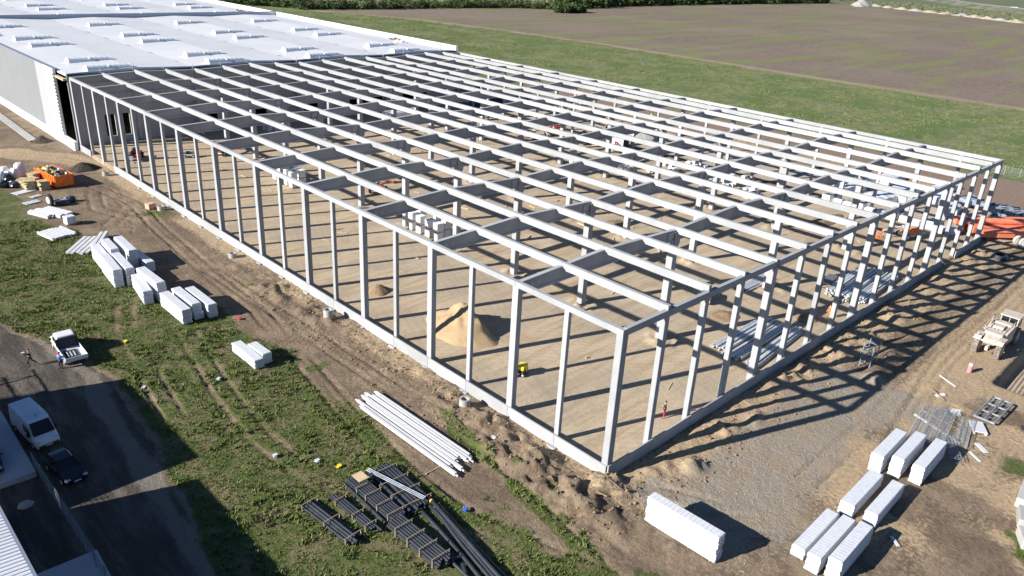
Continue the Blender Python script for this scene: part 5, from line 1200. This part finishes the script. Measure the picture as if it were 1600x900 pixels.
for i,(x,y,l,w_,h_,mt) in enumerate([(104,26,7,3,1.6,'foil'),(111,27,9,3.5,1.2,'foil'),(119,24,9,3,1.4,'foil'),(104,19.5,6,4,1.2,'foil'),(109.5,18,8,4,1.7,'foil'),(112,11.5,6,3,1.5,'foil'),(121,14.5,8,2.5,1.2,'foil'),(106,8,5,2.4,1.5,'steel'),(116,8,5,2.6,1.3,'greyblue')]):
    t=thing('covered_goods',names[i]+' low block of goods under whitish foil beyond the far columns','covered goods',at(x,y),R(random.uniform(-12,12)),GFO)
    q=MB(); rg_=[]; n_=12
    for a_ in np.linspace(-l/2,l/2,9):
        rg_.append([(a_,-w_/2-.15,0),(a_,w_/2+.15,0),(a_,w_/2,h_*random.uniform(.85,1)),(a_,w_*.2,h_*random.uniform(.95,1.1)),(a_,-w_*.2,h_*random.uniform(.95,1.1)),(a_,-w_/2,h_*random.uniform(.85,1))])
    q.loft(rg_); q.build('foil_cover',M[mt],t); q=MB(); [q.box(v-.08,v+.08,-w_/2-.2,w_/2+.2,0,.14) for v in (-l/3,0,l/3)]; q.build('bearers',M['wood'],t)
GWB='loose pale blocks near the far gable'; words=['first','second','third','fourth','fifth','sixth','seventh','eighth','ninth','tenth','eleventh','twelfth']
for i in range(12):
    x=94.8+.3*math.sin(i*3); y=24.5-i*1.95; tag(MB().box(-.8,.8,-.75,.75,0,1.0+.35*(i%3==0)).build('pale_block',M['block'],None,at(x-2.9,y),R(random.uniform(-8,8)),bevel=.04),words[i]+' pale block in the row inside the far columns, counted from the left','block',GWB)
GCL='scattered pale block piles on the far floor'
cl=[(86.7,65.5),(88.7,61.2),(83.7,52.7),(79.4,47.5),(84.3,44.3),(85.6,40.9),(84.9,36.4),(91.4,53.4),(90.9,48.9),(80.5,56),(82,34),(88,57),(78,60),(90.5,42),(86,31),(74,98),(78.5,97),(82,91),(84,95)]
nm=['left','second','third','fourth','fifth','sixth','seventh','eighth','ninth','tenth','eleventh','twelfth','thirteenth','fourteenth','fifteenth','sixteenth','seventeenth','eighteenth','last']
for i,(x,y) in enumerate(cl):
    mt=['block','foil','block','foil','block'][i%5]; q=MB(); rr_=random.Random(i)
    for j in range(7): a_=rr_.uniform(-1.2,1.2); b_=rr_.uniform(-1.2,1.2); q.box(a_-.5,a_+.5,b_-.4,b_+.4,0 if j<5 else .62,.6+.03*j if j<5 else 1.15,rr_.uniform(-.3,.3))
    side='white foil covered' if mt=='foil' else 'grey concrete'
    tag(q.build('block_pile',M[mt],None,at(x,y)),f'{nm[i]} {side} block pile among the interior columns of the far floor part','block pile',GCL)
t=thing('site_container','pale grey container with a dark end on the floor far middle','container',at(89.8,72.5),R(5)); MB().box(-1.2,1.2,-3,3,.15,2.5).build('box',M['block'],t,bevel=.03); MB().box(-1.1,1.1,-3.03,-3.005,.25,2.4).build('door',M['navy'],t)
t=thing('site_container','dark blue container against the hall corner in the far left','container',at(99,124),R(0)); MB().box(-5,5,-1.3,1.3,.1,2.8).build('box',M['navy'],t); MB().box(-5.02,-5.005,-1.1,1.1,.2,2.6).build('door',M['blue'],t)
t=thing('covered_goods','white planks stacked high by the hall wall in the far left','planks',at(66,118.5),0); q=MB(); [q.box(-4+random.uniform(-.4,.4),4,-1.6+.4*j,-1.3+.4*j,0,2.4+random.uniform(-.2,.4)) for j in range(8)]; q.build('planks',M['wallwhite'],t)
t=thing('covered_goods','jumble of bluish wrapped packs near the hall wall on the left','wrapped packs',at(36.8,124.4),0); q=MB(); [q.box(a_:=random.uniform(-3,3),a_+1,b_:=random.uniform(-1.3,1.3),b_+.8,0,random.uniform(.5,1.6),random.uniform(0,1)) for j in range(18)]; q.build('packs',M['foil'],t)
# ---- fence beyond the frame
fn=thing('wire_fence','grey wire fence on thin posts along the meadow beyond the building','fence',(0,0,0)); fpts=[(148,-40),(148,8),(149,50),(146,90),(144,135),(142,180)]; po=None; q=MB()
L_=0
for (ax,ay),(bx,by) in zip(fpts[:-1],fpts[1:]):
    L_=math.hypot(bx-ax,by-ay); n_=max(1,int(L_/3.0))
    for i in range(n_):
        x=ax+(bx-ax)*i/n_; y=ay+(by-ay)*i/n_
        if po is None: po=MB().box(-.04,.04,-.04,.04,0,2.0).build('post',M['meshgrey'],fn,(x,y,0))
        else: inst(po,fn,(x,y,0))
    for z_ in np.linspace(.1,1.9,12): q.bar((ax,ay,z_),(bx,by,z_),.022)
q.build('wires',M['meshgrey'],fn)
# ---- shed roofs on the left that throw the big shade
b1=thing('metal_shed','industrial shed with a white ribbed metal roof at the lower left corner','building',(-39.75,24.6,.4))
rf=corr('ribbed_roof',(.72,.73,.74),.33,1,1.0)
q=MB().loft([[(0.25,-70,6.40),(-22,-70,8.2),(-22,-70,8.0),(.25,-70,6.2)],[(0.25,.1,6.40),(-22,.1,8.2),(-22,.1,8.0),(.25,.1,6.2)]]); q.build('roof',rf,b1)
q=MB(); 
for i in range(212): q.loft([[(.22,-i*.33-.05,6.40),(.22,-i*.33-.12,6.40),(.22,-i*.33-.10,6.46),(.22,-i*.33-.07,6.46)],[(-22,-i*.33-.05,8.2),(-22,-i*.33-.12,8.2),(-22,-i*.33-.10,8.26),(-22,-i*.33-.07,8.26)]])
q.build('roof_ribs',M['wallwhite'],b1)
MB().box(-21.8,0,-70,0,-.6,6.2).build('wall',M['walllight'],b1); MB().box(.26,.42,-70,.1,6.12,6.42).build('gutter',M['trimblue'],b1)
b2=thing('flat_roof_building','tall pale building left of the picture that shades the yard','building',(-41.1,28.4,0)); MB().box(-20,0,0,16.2,0,8.3).build('wall',M['walllight'],b2); MB().box(-20,0.02,-.02,16.22,8.3,8.33).build('roof',M['roof'],b2)
cn=thing('shadow_frame','unseen open steel frame added north of the tall pale building to cast bar shadows on the yard','shadow frame',(-43.2,45.5,0)); q=MB()  # unseen frame, added and shaped to cast the railing-like shadow lines on the yard
for x in (0,-2.4,-6):
    for yv in (0,3.6): q.bar((x,yv,0),(x,yv,6.2),.10)
for yv in (0,3.6): q.bar((-8,yv,6.2),(0,yv,6.2),.14); q.bar((-8,yv,5.2),(0,yv,5.2),.05)
for x in (0,-2.4,-6): q.bar((x,-1,6.2),(x,5,6.2),.10)
q.build('shadow_bars',M['greyblue'],cn)
tag(MB().box(-8,-0.0,-11.0,0,-.2,.45).build('platform',M['slab'],None,(-35.1,39.5,0),R(-1)),'raised concrete yard platform beside the white van','platform')
tag(MB().box(-6,0,-6,0,-.2,.06).build('yard_slab',M['slab'],None,(-34.6,17.2,0),R(-2)),'flat concrete slab at the bottom left next to the shed roof','slab')
f2=thing('mesh_fence','dark wire mesh fence between the parked cars and the shed','fence',(-35.15,29.5,0)); q=MB(); p0=None
for i in range(9):
    if p0 is None: p0=MB().box(-.04,.04,-.04,.04,0,1.6).build('post',M['meshgrey'],f2,(0,0,0))
    else: inst(p0,f2,(0,-2.0*i,0))
for z_ in np.linspace(.1,1.55,9): q.bar((0,0,z_),(.1,-16.5,z_),.014)
for i in range(83): q.bar((0,-.2*i,.1),(0,-.2*i,1.55),.010)
q.build('mesh',M['meshgrey'],f2)
tag(MB().blob((0,0,.1),.55,.42,.28,12,7,.12,3).build('boulder',M['boulder'],None,(-36.9,25.2,0),0,smooth=True),'flat pale boulder in the shaded grass behind the black hatchback','boulder')
# ---- litter
lit=[(-24.1,36.6,'foil','white scrap of foil in the grass near the shadow edge'),(-18.2,33.5,'foil','white scrap of paper left of the low pair of panel stacks'),(-16.8,14.5,'yellow','yellow bucket lid lying on the bare patch above the pipe bundles'),(-20.1,19.0,'foil','pale scrap in the track left of the bare patch'),(-10.7,44.3,'red','small orange-red canister right of the front panel stacks'),(-22.2,46.5,'yellow','small yellow rag in the grass below the front panel stacks'),(-4.5,9.1,'foil','torn white foil lying on the churned clay'),(-12.4,3.8,'blue','blue-white scrap beside the end of the black pipes'),(-17.8,16.2,'foil','white crumpled sheet on the verge above the pipes')]
for i,(x,y,mt,lb) in enumerate(lit):
    q=MB(); rr_=random.Random(i); [q.box(-.22+rr_.uniform(-.1,.1),.2,-.14,.16,.02+.05*j,.04+.05*j,rr_.uniform(0,2)) for j in range(3)]; tag(q.build('litter',M[mt],None,at(x,y,.10)),lb,'litter')
# ---- trees, hedges and the far highway
lf,n,b=newmat('foliage'); p=pos(n); c=mixc(n,maprange(n,noise(n,p,.35,4,.7),.35,.65),(.028,.050,.016),(.075,.105,.032)); n.links.new(c,b.inputs['Base Color']); b.inputs['Roughness'].default_value=.8; b.inputs['Specular IOR Level'].default_value=.15
lf2,n,b=newmat('foliage_grey'); p=pos(n); c=mixc(n,maprange(n,noise(n,p,.35,4,.7),.35,.65),(.08,.10,.05),(.16,.18,.09)); n.links.new(c,b.inputs['Base Color']); b.inputs['Roughness'].default_value=.8
def leafcloud(name,cents,mat,per,leaf):
    """cents: (x,y,z,rx,ry,rz)"""
    tot=len(cents)*per; c_=np.repeat(np.array(cents,float),per,0); d=rng.normal(size=(tot,3)); d/=np.linalg.norm(d,axis=1)[:,None]; rad=rng.uniform(.55,1.08,tot)[:,None]
    P0=c_[:,:3]+d*c_[:,3:6]*rad; P0[:,2]=np.maximum(P0[:,2],.15); u_=rng.normal(size=(tot,3)); u_/=np.linalg.norm(u_,axis=1)[:,None]; v_=np.cross(u_,d+rng.normal(0,.4,(tot,3))); v_/=np.linalg.norm(v_,axis=1)[:,None]+1e-6; s_=leaf*rng.uniform(.5,1.3,tot)[:,None]
    v=np.stack([P0-u_*s_,P0+v_*s_*.7,P0+u_*s_,P0-v_*s_*.7],1)
    me=bpy.data.meshes.new(name); me.vertices.add(tot*4); me.vertices.foreach_set('co',v.astype(np.float32).ravel()); me.loops.add(tot*4); me.loops.foreach_set('vertex_index',np.arange(tot*4,dtype=np.int32)); me.polygons.add(tot)
    me.polygons.foreach_set('loop_start',np.arange(0,tot*4,4,dtype=np.int32)); me.polygons.foreach_set('loop_total',np.full(tot,4,np.int32)); me.update(); me.materials.append(mat)
    o=bpy.data.objects.new(name,me); S.collection.objects.link(o); return o
def line_pts(pts,step):
    out=[]
    for (ax,ay),(bx,by) in zip(pts[:-1],pts[1:]):
        L_=math.hypot(bx-ax,by-ay); n_=int(L_/step)
        for i in range(n_): out.append((ax+(bx-ax)*i/n_,ay+(by-ay)*i/n_))
    return out
cs=[]
for (x,y) in line_pts([(168,470),(178,425),(203,392),(250,388),(300,390),(350,386),(398,366)],3.2):
    for k_ in range(3):
        hh_=random.uniform(1.4,3.6)+(2.2 if random.random()<.12 else 0); cs.append((x+random.gauss(0,2)+k_*5,y+random.gauss(0,2)+k_*4,hh_*.7,random.uniform(1.8,3.6),random.uniform(1.8,3.6),hh_))
tag(leafcloud('hedgerow',cs,lf,110,.55),'dense dark green hedgerow behind the hall and the meadow','hedgerow',kind='stuff')
cs=[]
for (x,y) in line_pts([(398,372),(470,385),(560,392),(700,390),(850,385)],4.5):
    for k_ in range(2):
        hh_=random.uniform(3,8); cs.append((x+random.gauss(0,3)+k_*8,y+random.gauss(0,3)+k_*6,hh_*.7,random.uniform(3,5.5),random.uniform(3,5.5),hh_))
tag(leafcloud('hedgerow',cs,lf,55,1.3),'far dark hedgerow along the upper edge of the ploughed field','hedgerow',kind='stuff')
cs=[]
for i in range(900):
    x=random.uniform(200,1000); y=random.uniform(400,640)
    hh_=random.uniform(.8,3.0); cs.append((x,y,hh_*.6,hh_*1.6,hh_*1.6,hh_))
tag(leafcloud('scrubland',cs,lf2,26,1.3),'pale green scrub growing beyond the dark hedgerow','scrub',kind='stuff')
cs=[]
for i in range(700):
    t_=random.random(); x=865+t_*(-90)+random.uniform(8,130); y=370-t_*210+random.uniform(-20,20); hh_=random.uniform(.4,1.8); cs.append((x+random.uniform(0,60),y,hh_*.5,hh_*2.2,hh_*2.2,hh_))
tag(leafcloud('scrubland',cs,lf2,30,.55),'scattered scrub on the slope below the far highway','scrub',kind='stuff')
bt=thing('field_bush','low wide dark green bush sticking out into the ploughed field','bush',(378,347,0)); cs=[(-12+i*2.4+random.uniform(-1,1),random.uniform(-3,3)+i*-.4,2.0,3.4,3.0,random.uniform(2.6,4.2)) for i in range(11)]+[(-9+i*3+random.uniform(-1,1),4+random.uniform(-3,3),2.2,3.4,3.0,random.uniform(3,4.6)) for i in range(7)]
bo=leafcloud('crown',cs,lf,240,.75); bo.parent=bt; q=MB(); [q.tube([(c_[0],c_[1],0),(c_[0]+.3,c_[1],2.5)],[.14,.06],6) for c_ in cs]; q.build('stems',M['soilbr'],bt)
# three pale dead/bright poplars breaking the hedge line
for i,(x,y,h_,lb) in enumerate([(640,395,13,'tall pale tree left of the two in the far hedgerow'),(846,392,12,'pale slender tree near the right end of the far hedgerow'),(505,402,11,'pale tree rising from the middle of the far hedgerow')]):
    t=thing('tree',lb,'tree',(x,y,0)); q=MB().tube([(0,0,0),(.2,.1,h_*.5),(.1,0,h_*.9)],[.5,.32,.1],8); [q.tube([(0,0,h_*(.35+.1*k_)),(math.cos(k_*2.1)*2.4,math.sin(k_*2.1)*2.4,h_*(.5+.1*k_))],[.16,.05],5) for k_ in range(5)]; q.build('trunk',M['boulder'],t)
    cs=[(random.gauss(0,1.6),random.gauss(0,1.6),h_*random.uniform(.45,.98),1.8,1.8,1.9) for k_ in range(14)]; o=leafcloud('crown',cs,lf2,60,.8); o.parent=t
# highway embankment
q=MB(); A=[(1500,640),(1240,420),(1080,300),(1010,190),(960,60),(930,-120)]
hw_=[]
for x,y in A: hw_.append([(x-26,y+6,-.3),(x-6,y+2,4.2),(x+12,y-2,4.2),(x+34,y-8,-.3)])
q.loft(hw_,cap=True); em,n,b=newmat('embankment_grass'); p=pos(n); n.links.new(mixc(n,maprange(n,noise(n,p,.05,5,.7),.4,.6),(.10,.11,.055),(.19,.18,.11)),b.inputs['Base Color']); tag(q.build('embankment',em),kind='structure')
q=MB(); q.loft([[(x-4,y+1.6,4.25),(x+10,y-1.6,4.25),(x+10,y-1.6,4.32),(x-4,y+1.6,4.32)] for x,y in A]); tag(q.build('highway',plain('highway_asphalt',(.27,.27,.26),.8,var=.08)),kind='structure')
q=MB(); 
for (ax,ay),(bx,by) in zip(A[:-1],A[1:]): q.bar((ax-5,ay+2,5.0),(bx-5,by+2,5.0),.10,.25)
tag(q.build('guard_rail',M['meshgrey']),'long metal guard rail along the far highway','guard rail')
for i,(x,y,s_,lb) in enumerate([(862,352,9,'large pale rubble heap at the right end of the far hedgerow'),(838,344,5,'smaller pale rubble heap in front of the large far one')]):
    heap('rubble_heap',lb,'gravelheap',x,y,s_*1.6,s_*1.2,s_*.8,60+i,rough=.3,z0=0)
bnk=line_pts([(870,340),(850,290),(835,240),(815,200),(800,170)],14)
for i,(x,y) in enumerate(bnk[:12]):
    heap('spoil_bank',f'{words[i]} pale spoil ridge along the far field edge, counted from the rubble heaps','soilpale' if i%3 else 'gravelheap',x,y,6,9,2.6,80+i,rough=.5,z0=0,n_=20,m_=6)
t=thing('delivery_van','tiny white truck far off at the top right','truck',(1085,262,0),R(20)); MB().box(-1.3,1.3,-4,4,.9,4.2).build('cargo_box',M['carwhite'],t); MB().box(-1.2,1.2,4.1,6,.8,3).build('cab',M['carwhite'],t,bevel=.1); wheels(t,[(-1.1,-2.6),(1.1,-2.6),(-1.1,4.8),(1.1,4.8)],.5,.3)


q=MB()
for i in range(1500):
    x=random.uniform(-3,40); y=-random.uniform(5,15); s_=random.uniform(.015,.05); q.blob((x,y,.02),s_,s_,s_*.6,5,3,.3,i)
for i in range(900):
    x=random.uniform(0,60); y=random.uniform(0,60); s_=random.uniform(.02,.06); q.blob((x,y,FZ0+.01),s_,s_,s_*.6,5,3,.3,i)
tag(q.build('loose_stones',M['boulder']),'small loose stones scattered over the gravel yard and the sandy floor','stones',kind='stuff')

q=MB()
for i in range(170):
    if i%2: x=random.uniform(1,90); y=random.uniform(2,126)
    else: x=random.uniform(30,92); y=random.uniform(20,100)
    l=random.uniform(.3,1.8); q.box(x,x+l,y,y+random.uniform(.06,.25),FZ0+.03,FZ0+random.uniform(.06,.16),random.uniform(0,3.1))
tag(q.build('timber_offcuts',M['ply']),'scattered timber offcuts and thin boards on the sandy floor','offcuts',kind='stuff')
